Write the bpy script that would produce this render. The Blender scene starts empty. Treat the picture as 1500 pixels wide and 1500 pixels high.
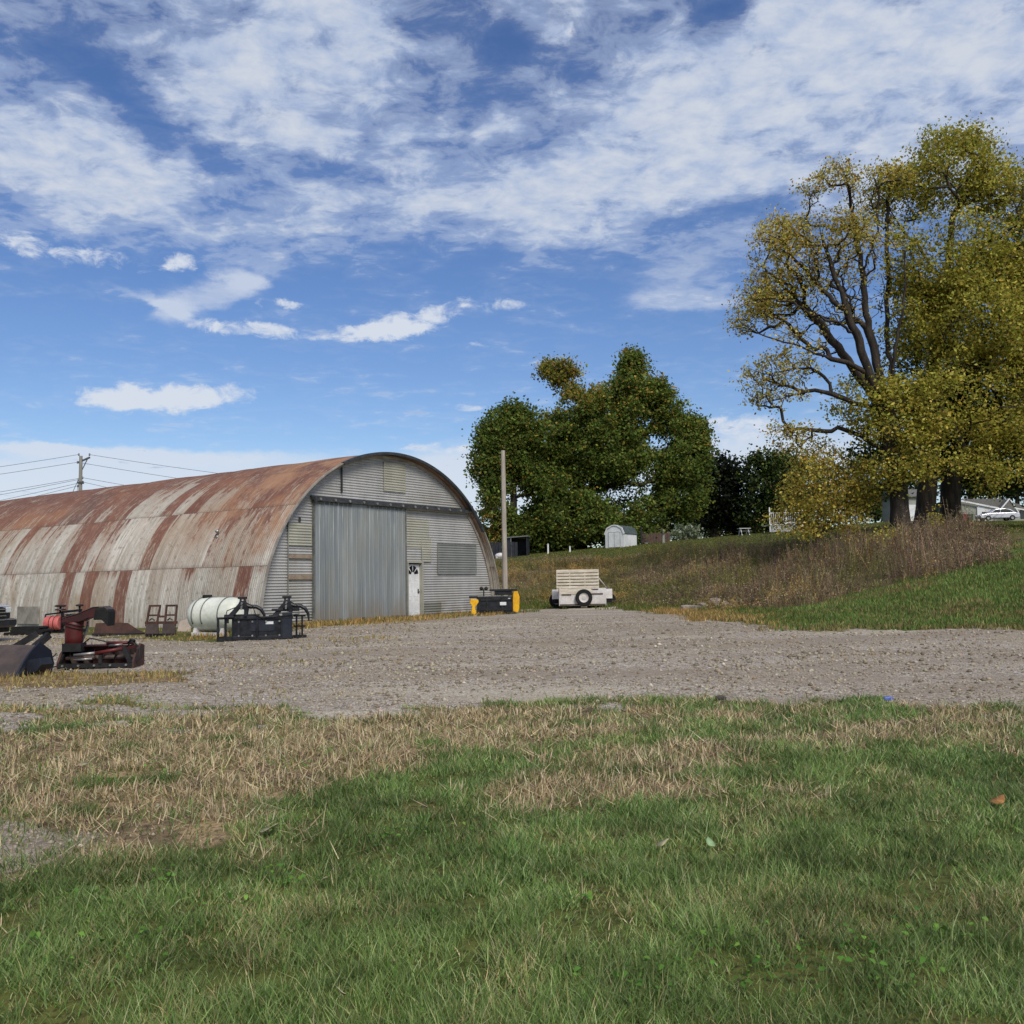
import bpy, math, random
import numpy as np
from mathutils import Matrix, Vector, Euler
R = np.random.default_rng(7)
random.seed(7)
PI = math.pi
scene = bpy.context.scene
COL = scene.collection

# ------------------------------------------------------------------ camera
F = 1385.0
PITCH = math.atan(105 / F)
ROLL = math.atan(0.016)
EYE = 1.6
def _rx(a):
    c, s = math.cos(a), math.sin(a); return np.array([[1, 0, 0], [0, c, -s], [0, s, c]])
def _rz(a):
    c, s = math.cos(a), math.sin(a); return np.array([[c, -s, 0], [s, c, 0], [0, 0, 1]])
CM = _rx(PI / 2 + PITCH) @ _rz(-ROLL)
CP = np.array([0, 0, EYE])
def ray(px, py): return CM @ np.array([(px - 750) / F, (750 - py) / F, -1.0])
def at(px, py, Y):
    d = ray(px, py); return CP + d * (Y / d[1])
cam_d = bpy.data.cameras.new('camera'); cam = bpy.data.objects.new('camera', cam_d); COL.objects.link(cam)
m4 = np.eye(4); m4[:3, :3] = CM; m4[:3, 3] = CP
cam.matrix_world = Matrix(m4.tolist())
cam_d.sensor_width = 36; cam_d.lens = 36 * F / 1500; cam_d.clip_end = 6000; cam_d.clip_start = 0.05
scene.camera = cam

# ------------------------------------------------------------------ noise
def _hash(ix, iy, seed):
    h = (ix.astype(np.int64) * 374761393 + iy.astype(np.int64) * 668265263 + seed * 974711) & 0x7fffffff
    h = ((h ^ (h >> 13)) * 1274126177) & 0x7fffffff
    return ((h ^ (h >> 16)) & 0xffff) / 65535.0
def vnoise(x, y, seed=0):
    x = np.asarray(x, float); y = np.asarray(y, float)
    ix = np.floor(x); iy = np.floor(y); fx = x - ix; fy = y - iy
    fx = fx * fx * (3 - 2 * fx); fy = fy * fy * (3 - 2 * fy)
    a = _hash(ix, iy, seed); b = _hash(ix + 1, iy, seed); c = _hash(ix, iy + 1, seed); d = _hash(ix + 1, iy + 1, seed)
    return (a * (1 - fx) + b * fx) * (1 - fy) + (c * (1 - fx) + d * fx) * fy
def fbm(x, y, seed=0, oct=4):
    s = 0; a = 0.5; t = 0
    for i in range(oct):
        s = s + a * vnoise(x * 2 ** i, y * 2 ** i, seed + i * 17); t += a; a *= 0.55
    return s / t
def sstep(a, b, x):
    t = np.clip((x - a) / (b - a), 0, 1); return t * t * (3 - 2 * t)

# ------------------------------------------------------------------ terrain
PROF = [
    (-900, [(0, 0), (20, 0), (40, 0.0), (60, .3), (80, 1.5), (110, 3), (170, 4)]),
    (0,    [(0, 0), (18, 0), (30, .10), (40, .12), (55, .3), (80, 1.5), (110, 3.2), (170, 4.5)]),
    (400,  [(0, 0), (12, 0), (30, .30), (45, .33), (55, .5), (75, 2.2), (110, 4), (170, 5)]),
    (750,  [(0, 0), (12, 0), (30, .32), (46, .36), (50, .7), (62, 2.75), (80, 3.7), (110, 4.9), (170, 6)]),
    (1100, [(0, 0), (12, .02), (25, .28), (38, .42), (44, 1.1), (56, 2.8), (75, 4.4), (100, 6.4), (115, 7), (170, 8)]),
    (1300, [(0, 0), (12, .05), (24, .22), (28, .5), (34, 1.42), (38, 2.4), (45, 3.75), (60, 4.9), (85, 6.6), (110, 8.0), (170, 9)]),
    (1500, [(0, 0), (12, .05), (22.5, .22), (25, .55), (32, 2.2), (36, 2.6), (46, 3.8), (60, 4.8), (85, 6.4), (110, 8.0), (170, 9)]),
    (2000, [(0, 0), (12, .1), (20, .3), (24, 1.2), (30, 2.6), (45, 4), (110, 8), (170, 9)]),
]
TX0, TX1, TY0, TY1, TS = -140., 180., -40., 175., 0.5
_tx = np.arange(TX0, TX1 + TS, TS); _ty = np.arange(TY0, TY1 + TS, TS)
_gx, _gy = np.meshgrid(_tx, _ty, indexing='ij')
_u = _gx / np.clip(_gy, 20, None)
_pu = np.array([(p[0] - 750) / F for p in PROF])
_pz = np.stack([np.interp(_gy, [q[0] for q in p[1]], [q[1] for q in p[1]]) for p in PROF], 0)
_ui = np.clip(np.searchsorted(_pu, _u) - 1, 0, len(PROF) - 2)
_ut = np.clip((_u - _pu[_ui]) / (_pu[_ui + 1] - _pu[_ui]), 0, 1)
_ii, _jj = np.indices(_u.shape)
TZ = _pz[_ui, _ii, _jj] * (1 - _ut) + _pz[_ui + 1, _ii, _jj] * _ut
def _blur(a, n):
    for ax in (0, 1):
        p = np.concatenate([np.repeat(np.take(a, [0], ax), n, ax), a, np.repeat(np.take(a, [-1], ax), n, ax)], ax)
        c = np.cumsum(p, ax); z = np.zeros_like(np.take(c, [0], ax)); c = np.concatenate([z, c], ax)
        k = 2 * n + 1; L = a.shape[ax]
        a = (np.take(c, np.arange(k, k + L), ax) - np.take(c, np.arange(0, L), ax)) / k
    return a
TZ = _blur(_blur(TZ, 2), 2)
DIPX, DIPY = 4.6, 7.6
def gz(X, Y):
    X = np.asarray(X, float); Y = np.asarray(Y, float)
    fx = np.clip((X - TX0) / TS, 0, len(_tx) - 1.001); fy = np.clip((Y - TY0) / TS, 0, len(_ty) - 1.001)
    ix = fx.astype(int); iy = fy.astype(int); fx = fx - ix; fy = fy - iy
    z = (TZ[ix, iy] * (1 - fx) + TZ[ix + 1, iy] * fx) * (1 - fy) + (TZ[ix, iy + 1] * (1 - fx) + TZ[ix + 1, iy + 1] * fx) * fy
    near = np.clip(1.2 - Y / 60, 0, 1)
    z = z + (fbm(X * .45, Y * .45, 5, 4) - .5) * .16 * near
    z = z - .16 * np.exp(-(((X - DIPX) / .7) ** 2 + ((Y - DIPY) / .5) ** 2))
    return z
def G(px, py):
    d = ray(px, py); t = np.concatenate([np.arange(1.5, 60, .1), np.arange(60, 300, .5)])
    P = CP[None] + d[None] * t[:, None]
    dz = P[:, 2] - gz(P[:, 0], P[:, 1])
    k = int(np.argmax(dz < 0))
    if dz[k] >= 0: k = len(t) - 1
    a, b = t[max(k - 1, 0)], t[k]
    for _ in range(20):
        m = (a + b) / 2; p = CP + d * m
        if p[2] > float(gz(p[0], p[1])): a = m
        else: b = m
    p = CP + d * b; p[2] = float(gz(p[0], p[1])); return p
def gpt(px, py):
    p = G(px, py); return (p[0], p[1])

# ------------------------------------------------------------------ zones (world polygons)
def poly(pts): return np.array([gpt(*p) if len(p) == 2 else p[:2] for p in pts])
def inside_dist(X, Y, P):
    X = np.asarray(X, float); Y = np.asarray(Y, float)
    d = np.full(X.shape, 1e9); ins = np.zeros(X.shape, bool); n = len(P)
    for i in range(n):
        x0, y0 = P[i]; x1, y1 = P[(i + 1) % n]
        ex, ey = x1 - x0, y1 - y0; L = ex * ex + ey * ey + 1e-9
        t = np.clip(((X - x0) * ex + (Y - y0) * ey) / L, 0, 1)
        d = np.minimum(d, np.hypot(X - x0 - t * ex, Y - y0 - t * ey))
        c = ((y0 > Y) != (y1 > Y)) & (X < (x1 - x0) * (Y - y0) / (y1 - y0 + 1e-12) + x0)
        ins ^= c
    return np.where(ins, d, -d)
W = (0,)   # marker: a 3-tuple (x, y, 0) is a world point
P_GRAVEL = poly([(-60., 9., 0), (-24, 9.6, 0), (0, 1080), (150, 1066), (330, 1068), (450, 1054), (700, 1040), (900, 1029), (1100, 1026), (1300, 1030), (1500, 1036),
                 (30., 11.5, 0), (45., 11.5, 0), (45., 21, 0), (20, 22., 0), (1500, 922), (1300, 922), (1120, 925), (1010, 905), (960, 897), (890, 891), (812, 892), (745, 893), (700, 898), (600, 906), (450, 920), (320, 940),
                 (120, 931), (-20., 37, 0), (-60., 50, 0)])
P_STRAW = poly([(-30., 4.8, 0), (-6., 5.2, 0), (-60, 1315), (0, 1290), (180, 1262), (330, 1235), (400, 1190), (500, 1150), (600, 1130), (800, 1095), (1000, 1078), (1200, 1060), (1500, 1075), (20., 9.5, 0), (40., 9.5, 0), (40., 12., 0), (1500, 1032), (1100, 1024),
                (900, 1026), (700, 1036), (450, 1050), (330, 1064), (0, 1076), (-30., 9.8, 0)])
P_STRAW2 = poly([(735, 1185), (960, 1160), (1100, 1100), (1420, 1078), (1500, 1100), (1500, 1040), (900, 1035), (880, 1125), (770, 1155)])
P_STRAW3 = poly([(920, 930), (1130, 928), (1110, 902), (1010, 894), (930, 895)])
P_STRAW4 = poly([(-40, 1008), (120, 1006), (270, 998), (270, 986), (120, 984), (-40, 990)])
P_STRAW5 = poly([(-60, 1085), (-60, 1008), (120, 1024), (300, 1040), (460, 1040), (620, 1036), (700, 1044), (450, 1060), (330, 1072)])
P_WEED = poly([(742, 884), (800, 884), (890, 887), (1000, 892), (1100, 893), (1180, 890), (1300, 862), (1400, 843), (1465, 823), (1475, 795), (1440, 784), (1330, 790), (1250, 800), (1150, 806), (1000, 812), (880, 820), (742, 826), (600, 832), (-9., 50, 0), (-3.2, 47.5, 0)])
P_BANK = poly([(1010, 896), (1120, 926), (1300, 922), (1500, 922), (22., 22.2, 0), (45., 20., 0), (45., 40, 0), (1500, 790), (1465, 815), (1300, 862), (1180, 890)])
P_MOW = poly([(742, 818), (880, 816), (1000, 806), (1150, 800), (1330, 784), (1480, 780), (60., 40., 0), (80., 160, 0), (-30., 160, 0), (-30., 75., 0)])

def zones(X, Y):
    n1 = (fbm(X * .9, Y * .9, 11) - .5); n2 = (fbm(X * 3.1, Y * 3.1, 23) - .5)
    sc = np.clip(Y / 16, .35, 2.0)
    wob = (n1 * 1.6 + n2 * .7) * sc
    gr = sstep(-.3, .3, inside_dist(X, Y, P_GRAVEL) + wob * np.where(Y < 16, 1.7, 1.))
    st = sstep(-.35, .35, inside_dist(X, Y, P_STRAW) + wob * .9)
    st = st * (1 - .75 * sstep(-.5, 3.0, X) * sstep(.62, .40, fbm(X * 1.2, Y * 2.2, 141)))
    s2 = sstep(-.6, .4, inside_dist(X, Y, P_STRAW2) + wob * .7) * sstep(.40, .62, fbm(X * .8, Y * 1.3, 77) + .16 * np.exp(-((X - 1.6) / 1.3) ** 2 - ((Y - 7.6) / .8) ** 2))
    s3 = sstep(-.5, .5, inside_dist(X, Y, P_STRAW3) + wob) * .9
    s4 = sstep(-.4, .3, inside_dist(X, Y, P_STRAW4) + wob * .6) * .95
    s5 = sstep(.60, .74, fbm(X * .7 + 9, Y * .7, 91)) * .55 * sstep(3.0, 5, Y) * (Y < 12)
    pc = gpt(860, 1160); s6 = sstep(.2, .75, 1.25 - np.hypot((X - pc[0]) / .85, (Y - pc[1]) / .42) + wob * .9)
    s7 = sstep(-.5, .3, inside_dist(X, Y, P_STRAW5) + wob * .4) * sstep(.46, .58, fbm(X * .9, Y * 1.8, 131))
    st = np.maximum.reduce([st, s2, s3, s4, s5, s6, s7])
    st = st * (1 - .8 * sstep(.62, .70, fbm(X * 1.3, Y * 2.0, 55)) * (Y < 12))     # green islands in the dry strip
    s6 = sstep(.1, .7, 1.2 - np.hypot((X - pc[0]) / 1.15, (Y - pc[1]) / .5) + wob * .8)
    st = np.maximum(st, s6)
    gr = gr * (1 - np.maximum(s4, s7))
    gr = np.maximum(gr, sstep(-.2, .3, 1.1 - np.hypot((X + 4.4) / 1.7, (Y - 6.0) / .8) + wob * .8) * .8)
    we = sstep(-.4, .4, inside_dist(X, Y, P_WEED) + wob * .5)
    gr = gr
    dk = np.exp(-(((X - DIPX) / .8) ** 2 + ((Y - DIPY) / .55) ** 2)) + .8 * sstep(.62, .8, fbm(X * 1.1, Y * 1.6, 63)) * (Y < 14) * (st > .3)
    return gr, np.where(gr > .6, 0, st), we, np.clip(dk, 0, 1)

# ------------------------------------------------------------------ materials
def lin(r, g, b): return tuple((c / 255) ** 2.2 for c in (r, g, b)) + (1,)
def new_mat(name):
    m = bpy.data.materials.new(name); m.use_nodes = True
    nt = m.node_tree; nt.nodes.clear()
    o = nt.nodes.new('ShaderNodeOutputMaterial'); b = nt.nodes.new('ShaderNodeBsdfPrincipled')
    nt.links.new(b.outputs[0], o.inputs[0]); return m, nt, b
class NT:
    def __init__(s, nt): s.nt = nt
    def n(s, t, **k):
        x = s.nt.nodes.new(t)
        for a, v in k.items(): setattr(x, a, v)
        return x
    def l(s, a, b): s.nt.links.new(a, b)
    def val(s, sock, v):
        if hasattr(v, 'links'): s.l(v, sock)
        else: sock.default_value = v
    def math(s, op, a, b=0.0, c=None, clamp=False):
        x = s.n('ShaderNodeMath', operation=op, use_clamp=clamp); s.val(x.inputs[0], a); s.val(x.inputs[1], b)
        if c is not None: s.val(x.inputs[2], c)
        return x.outputs[0]
    def ss(s, v, a, b, lo=0., hi=1.):
        x = s.n('ShaderNodeMapRange', interpolation_type='SMOOTHSTEP'); s.val(x.inputs[0], v)
        x.inputs[1].default_value = a; x.inputs[2].default_value = b; x.inputs[3].default_value = lo; x.inputs[4].default_value = hi
        return x.outputs[0]
    def mix(s, f, a, b, blend='MIX'):
        x = s.n('ShaderNodeMix', data_type='RGBA', blend_type=blend); s.val(x.inputs[0], f); s.val(x.inputs[6], a); s.val(x.inputs[7], b)
        return x.outputs[2]
    def noise(s, vec, scale, detail=4, rough=.55, dist=0.):
        x = s.n('ShaderNodeTexNoise'); x.inputs['Scale'].default_value = scale; x.inputs['Detail'].default_value = detail
        x.inputs['Roughness'].default_value = rough; x.inputs['Distortion'].default_value = dist
        if vec is not None: s.l(vec, x.inputs['Vector'])
        return x.outputs[0]
    def scale(s, vec, v, loc=(0, 0, 0)):
        x = s.n('ShaderNodeMapping'); s.l(vec, x.inputs[0]); x.inputs[3].default_value = v; x.inputs[1].default_value = loc; return x.outputs[0]
    def bump(s, h, dist, strength=1.):
        x = s.n('ShaderNodeBump'); x.inputs['Distance'].default_value = dist; x.inputs['Strength'].default_value = strength; s.l(h, x.inputs['Height']); return x.outputs[0]
def pmat(name, c1, c2, scale=3., rough=.6, metal=0., bump=.0, stretch=(1, 1, 1), lo=.35, hi=.65, spec=.4):
    """weathered surface: two colours mixed by noise, roughness following it"""
    m, nt, b = new_mat(name); N = NT(nt)
    tc = N.n('ShaderNodeTexCoord').outputs['Object']
    v = N.scale(tc, stretch)
    n = N.noise(v, scale, 6, .62)
    f = N.ss(n, lo, hi)
    n2 = N.noise(v, scale * 7, 3, .6)
    col = N.mix(f, c1, c2)
    dirt = N.mix(N.ss(n2, .35, .7, 0., .35), col, tuple(c * .55 for c in c1[:3]) + (1,))
    N.l(dirt, b.inputs['Base Color'])
    b.inputs['Metallic'].default_value = metal; b.inputs['Specular IOR Level'].default_value = spec
    N.l(N.ss(n2, .2, .8, rough - .12, min(1, rough + .12)), b.inputs['Roughness'])
    if bump: N.l(N.bump(n2, bump), b.inputs['Normal'])
    return m

def attr_mat(name, trans=.3, rough=.7, tint=(1, 1, 1, 1)):
    """leaf and blade material: colour per leaf from the 'col' attribute, light passes through"""
    m, nt, b = new_mat(name); N = NT(nt)
    a = N.n('ShaderNodeAttribute', attribute_name='col').outputs['Color']
    N.l(a, b.inputs['Base Color']); b.inputs['Roughness'].default_value = rough; b.inputs['Specular IOR Level'].default_value = .2
    t = N.n('ShaderNodeBsdfTranslucent'); N.l(a, t.inputs[0])
    mx = N.n('ShaderNodeMixShader'); mx.inputs[0].default_value = trans
    N.l(b.outputs[0], mx.inputs[1]); N.l(t.outputs[0], mx.inputs[2])
    out = [x for x in nt.nodes if x.type == 'OUTPUT_MATERIAL'][0]; N.l(mx.outputs[0], out.inputs[0])
    return m

M = {}
M['grass'] = attr_mat('grass_blades', .3, .65)
M['leaf'] = attr_mat('tree_leaves', .45, .6)
M['weed'] = attr_mat('weed_stems', .2, .8)
M['bark'] = pmat('bark', lin(62, 52, 44), lin(100, 88, 76), 4, .9, 0, .03, (1, 1, .25))
M['bark_dark'] = pmat('dark_bark', lin(40, 35, 31), lin(66, 58, 50), 4, .9, 0, .03, (1, 1, .25))
M['black'] = pmat('black_steel', lin(26, 27, 30), lin(48, 48, 52), 5, .45, .3)
M['black_matte'] = pmat('black_matte', lin(24, 24, 25), lin(44, 42, 42), 6, .75)
M['rubber'] = pmat('rubber', lin(20, 20, 20), lin(34, 33, 32), 8, .85)
M['red'] = pmat('worn_red_paint', lin(104, 32, 29), lin(76, 36, 32), 4, .5)
M['dark_red'] = pmat('dark_red_paint', lin(72, 26, 24), lin(50, 26, 24), 4, .6)
M['pink_red'] = pmat('faded_red_paint', lin(206, 116, 110), lin(182, 84, 78), 3, .5)
M['rust'] = pmat('rusty_steel', lin(86, 58, 48), lin(58, 46, 42), 3, .8, .1, .004)
M['brown_steel'] = pmat('brown_worn_steel', lin(92, 78, 72), lin(70, 62, 58), 2.5, .6, .2)
M['navy_steel'] = pmat('dark_blue_steel', lin(38, 42, 52), lin(52, 54, 60), 3, .5, .3)
M['steel'] = pmat('bare_steel', lin(168, 165, 160), lin(130, 126, 122), 4, .4, .6)
M['yellow'] = pmat('yellow_paint', lin(232, 176, 22), lin(206, 148, 16), 4, .5)
M['tank'] = pmat('white_poly', lin(222, 222, 206), lin(198, 200, 182), 1.2, .5)
M['strap'] = pmat('grey_strap', lin(112, 114, 110), lin(88, 90, 88), 4, .6)
M['tan_board'] = pmat('tan_board', lin(186, 170, 152), lin(160, 146, 130), 2, .8)
M['white_wood'] = pmat('white_painted_wood', lin(214, 204, 186), lin(186, 174, 156), 3, .75, 0, .003, (1, 3, 3))
M['white_metal'] = pmat('white_painted_metal', lin(212, 206, 200), lin(184, 176, 170), 2, .5)
M['white'] = pmat('white_paint', lin(222, 222, 220), lin(200, 200, 198), 1.5, .6)
M['pole'] = pmat('weathered_pole_wood', lin(178, 168, 154), lin(146, 136, 124), 2, .85, 0, .006, (6, 6, .4))
M['grey_pole'] = pmat('grey_pole_wood', lin(150, 148, 138), lin(126, 122, 114), 2, .85, 0, .006, (6, 6, .4))
M['wire'] = pmat('wire', lin(70, 72, 78), lin(84, 86, 92), 4, .6)
M['insulator'] = pmat('insulator', lin(84, 84, 88), lin(110, 108, 110), 4, .3)
M['glass_dark'] = pmat('dark_glass', lin(26, 28, 34), lin(36, 40, 46), 2, .08, 0, 0, spec=.6)
M['concrete'] = pmat('broken_concrete', lin(158, 146, 134), lin(116, 106, 98), 5, .9, 0, .01)
M['siding'] = pmat('sage_siding', lin(150, 152, 140), lin(136, 138, 128), 2, .7)
M['shingle'] = pmat('grey_shingles', lin(112, 110, 104), lin(92, 90, 86), 6, .9)
M['green_shingle'] = pmat('grey_green_shingles', lin(82, 92, 90), lin(64, 72, 72), 5, .9)
M['dark_shed'] = pmat('dark_shed_steel', lin(30, 32, 38), lin(44, 46, 52), 2, .6)
M['silver_car'] = pmat('silver_car_paint', lin(196, 196, 204), lin(180, 180, 190), 1, .25, .3)
M['truck'] = pmat('dark_truck_paint', lin(40, 44, 50), lin(54, 58, 64), 1, .2, .3)
M['chrome'] = pmat('chrome', lin(190, 192, 194), lin(160, 162, 164), 3, .2, .9)
M['lamp'] = pmat('headlight_lens', lin(214, 218, 214), lin(190, 194, 190), 3, .15)
M['bin_red'] = pmat('red_bin', lin(150, 40, 60), lin(120, 34, 50), 3, .6)
M['bin_green'] = pmat('green_bin', lin(30, 84, 74), lin(26, 68, 62), 3, .6)
M['fence_brown'] = pmat('brown_fence', lin(92, 74, 64), lin(74, 60, 52), 3, .8)
M['hose'] = pmat('hose', lin(30, 30, 32), lin(46, 46, 48), 6, .6)
M['straw_leaf'] = pmat('pale_fallen_leaf', lin(196, 186, 150), lin(170, 156, 118), 30, .8)
M['green_leaf'] = pmat('pale_green_leaf', lin(150, 176, 128), lin(128, 156, 108), 30, .8)
M['brown_leaf'] = pmat('brown_leaf', lin(168, 122, 70), lin(132, 90, 52), 30, .8)
M['blue'] = pmat('blue_plastic', lin(90, 110, 190), lin(80, 96, 160), 20, .4)
M['stone'] = attr_mat('loose_stone', 0.0, .9)
M['rock'] = pmat('dark_rock', lin(84, 76, 70), lin(62, 56, 52), 12, .9, 0, .01)

# ground
def ground_material():
    m, nt, b = new_mat('ground'); N = NT(nt)
    tc = N.n('ShaderNodeTexCoord').outputs['Object']
    at_ = N.n('ShaderNodeAttribute', attribute_name='zone'); sep = N.n('ShaderNodeSeparateColor'); N.l(at_.outputs['Color'], sep.inputs[0])
    zg, zs, zw = sep.outputs[0], sep.outputs[1], sep.outputs[2]; zd = at_.outputs['Alpha']
    big = N.noise(tc, .25, 5, .6); mid = N.noise(tc, 2.2, 6, .65); fine = N.noise(tc, 22, 4, .7)
    # lawn soil + thatch
    lawn = N.mix(N.ss(mid, .35, .65), lin(70, 82, 40), lin(96, 98, 52))
    lawn = N.mix(N.ss(big, .4, .65, 0, .6), lawn, lin(112, 106, 62))
    lawn = N.mix(N.ss(fine, .42, .7, 0, .85), lawn, lin(46, 42, 28))
    straw = N.mix(N.ss(mid, .35, .62), lin(166, 142, 106), lin(118, 100, 78))
    straw = N.mix(N.ss(fine, .46, .66, 0, .8), straw, lin(66, 54, 44))
    straw = N.mix(N.ss(N.noise(tc, 3.2, 5, .65), .52, .62, 0, .7), straw, lin(78, 64, 52))
    weed = N.mix(N.ss(mid, .35, .65), lin(96, 82, 62), lin(104, 98, 62))
    # gravel: stones of three sizes
    def vor(sc, rnd=1.0):
        v = N.n('ShaderNodeTexVoronoi', feature='F1'); v.inputs['Scale'].default_value = sc; v.inputs['Randomness'].default_value = rnd
        N.l(tc, v.inputs['Vector']); return v
    v1 = vor(19); v2 = vor(42); 
    s1 = N.n('ShaderNodeSeparateColor'); N.l(v1.outputs['Color'], s1.inputs[0])
    s2 = N.n('ShaderNodeSeparateColor'); N.l(v2.outputs['Color'], s2.inputs[0])
    def ramp(v, stops):
        r = N.n('ShaderNodeValToRGB'); r.color_ramp.interpolation = 'LINEAR'
        e = r.color_ramp.elements
        while len(e) < len(stops): e.new(.5)
        for x, (p, c) in zip(e, stops): x.position = p; x.color = c
        N.l(v, r.inputs[0]); return r.outputs[0]
    st = [(0, lin(96, 85, 73)), (.3, lin(154, 142, 127)), (.7, lin(184, 172, 156)), (.93, lin(204, 194, 180)), (1, lin(214, 206, 192))]
    c1 = ramp(s1.outputs[0], st); c2 = ramp(s2.outputs[1], st)
    gcol = N.mix(N.ss(N.noise(tc, 5, 4, .6), .42, .6), c2, c1)
    gcol = N.mix(N.ss(v2.outputs['Distance'], .38, .72, 0, .6), gcol, lin(86, 76, 64))  # gaps between stones darkened in the colour, standing in for crevice shade
    trk = N.noise(N.scale(tc, (.22, 1.0, 1), (3, 0, 0)), .55, 4, .55)
    gcol = N.mix(N.ss(trk, .46, .58, 0, .6), gcol, lin(136, 123, 108))
    gcol = N.mix(N.ss(trk, .44, .32, 0, .4), gcol, lin(192, 182, 160))
    gcol = N.mix(N.ss(N.noise(tc, .35, 6, .65), .54, .66, 0, .5), gcol, lin(136, 122, 104))
    gcol = N.mix(N.ss(N.noise(tc, .6, 5, .6), .52, .7, 0, .4), gcol, lin(150, 134, 104))
    # break the zone edges with fine noise
    def edge(z, k=.7): return N.ss(N.math('ADD', z, N.math('MULTIPLY', N.math('SUBTRACT', N.noise(tc, 6, 5, .7), .5), k)), .38, .62)
    col = N.mix(zw, lawn, weed)
    col = N.mix(edge(zs, .9), col, straw)
    col = N.mix(edge(zg, .9), col, gcol)
    col = N.mix(N.math('MULTIPLY', zd, .8), col, lin(52, 43, 36))
    N.l(col, b.inputs['Base Color']); b.inputs['Roughness'].default_value = .95; b.inputs['Specular IOR Level'].default_value = .15
    h = N.math('ADD', N.math('MULTIPLY', N.math('SUBTRACT', 1.0, v2.outputs['Distance']), .5), N.math('MULTIPLY', N.math('SUBTRACT', 1.0, v1.outputs['Distance']), .8))
    h = N.math('ADD', N.math('MULTIPLY', h, zg), N.math('MULTIPLY', fine, 1.2))
    N.l(N.bump(h, .018, .8), b.inputs['Normal'])
    return m
M['ground'] = ground_material()

def galvanized(name, base1, base2, stain, rough=.5, metal=.35, streak=(1, 1, 1), vert=True):
    m, nt, b = new_mat(name); N = NT(nt)
    tc = N.n('ShaderNodeTexCoord').outputs['Object']
    n = N.noise(N.scale(tc, streak), 1.2, 6, .62); n2 = N.noise(tc, .55, 3, .5)
    sx = N.n('ShaderNodeSeparateXYZ'); N.l(tc, sx.inputs[0])
    # sheets laid side by side, each with its own tone
    sid = N.math('ADD', N.math('FLOOR', N.math('DIVIDE', sx.outputs[0], 2.4)), N.math('MULTIPLY', N.math('FLOOR', N.math('DIVIDE', sx.outputs[2], .66)), 7.3))
    wn = N.n('ShaderNodeTexWhiteNoise', noise_dimensions='1D'); N.l(sid, wn.inputs['W'])
    col = N.mix(N.ss(n, .3, .7), base1, base2)
    col = N.mix(N.ss(wn.outputs[0], 0, 1, 0, .35), col, tuple(c * .62 for c in base1[:3]) + (1,))
    col = N.mix(N.ss(n2, .5, .72, 0, .55), col, stain)
    low_ = N.math('MULTIPLY', N.ss(sx.outputs[2], 1.0, .0), N.ss(N.noise(tc, 2.2, 5, .7), .3, .6))
    col = N.mix(N.math('MULTIPLY', low_, .5), col, lin(112, 106, 92))
    run_ = N.ss(N.noise(N.scale(tc, (1, 1, .12)), 5., 5, .7), .58, .72)
    col = N.mix(N.math('MULTIPLY', run_, .28), col, lin(126, 110, 96))
    N.l(col, b.inputs['Base Color']); b.inputs['Metallic'].default_value = metal
    N.l(N.ss(n, .2, .8, rough - .1, rough + .15), b.inputs['Roughness'])
    return m
M['facade'] = galvanized('corrugated_galvanized', lin(184, 182, 178), lin(158, 157, 154), lin(152, 148, 136), .52, .2, (1, 1, .3))
M['patch'] = galvanized('darker_corrugated_sheet', lin(138, 140, 134), lin(120, 122, 118), lin(118, 116, 100), .55, .2)
M['patch_pale'] = galvanized('pale_corrugated_sheet', lin(172, 170, 154), lin(156, 154, 142), lin(150, 144, 118), .55, .2)
M['patch_brown'] = pmat('brown_board', lin(132, 114, 96), lin(150, 136, 120), 4, .8)
M['trim'] = pmat('arch_trim_steel', lin(168, 160, 148), lin(134, 124, 112), 2, .6, .2)
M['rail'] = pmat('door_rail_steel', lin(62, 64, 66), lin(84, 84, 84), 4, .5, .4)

def door_material():
    m, nt, b = new_mat('galvanized_door'); N = NT(nt)
    tc = N.n('ShaderNodeTexCoord').outputs['Object']
    s1 = N.noise(N.scale(tc, (1, 1, .05)), 4.5, 5, .7); s2 = N.noise(N.scale(tc, (1, 1, .3)), 1.1, 4, .6)
    col = N.mix(N.ss(s2, .35, .65), lin(126, 131, 132), lin(136, 138, 132))
    col = N.mix(N.ss(s1, .48, .72, 0, .5), col, lin(168, 172, 174))
    col = N.mix(N.ss(s1, .48, .30, 0, .4), col, lin(98, 104, 110))
    sz_ = N.n('ShaderNodeSeparateXYZ'); N.l(tc, sz_.inputs[0])
    low_ = N.math('MULTIPLY', N.ss(sz_.outputs[2], 1.1, .0), N.ss(N.noise(N.scale(tc, (1, 1, .25)), 3., 5, .7), .3, .62))
    col = N.mix(N.math('MULTIPLY', low_, .65), col, lin(128, 112, 92))
    up_ = N.math('MULTIPLY', N.ss(sz_.outputs[2], 2.2, 4.2), N.ss(N.noise(N.scale(tc, (1, 1, .03)), 9., 4, .7), .5, .66))
    col = N.mix(N.math('MULTIPLY', up_, .6), col, lin(196, 198, 198))
    N.l(col, b.inputs['Base Color']); b.inputs['Metallic'].default_value = .2
    N.l(N.ss(s1, .3, .7, .38, .55), b.inputs['Roughness'])
    return m
M['door'] = door_material()

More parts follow.
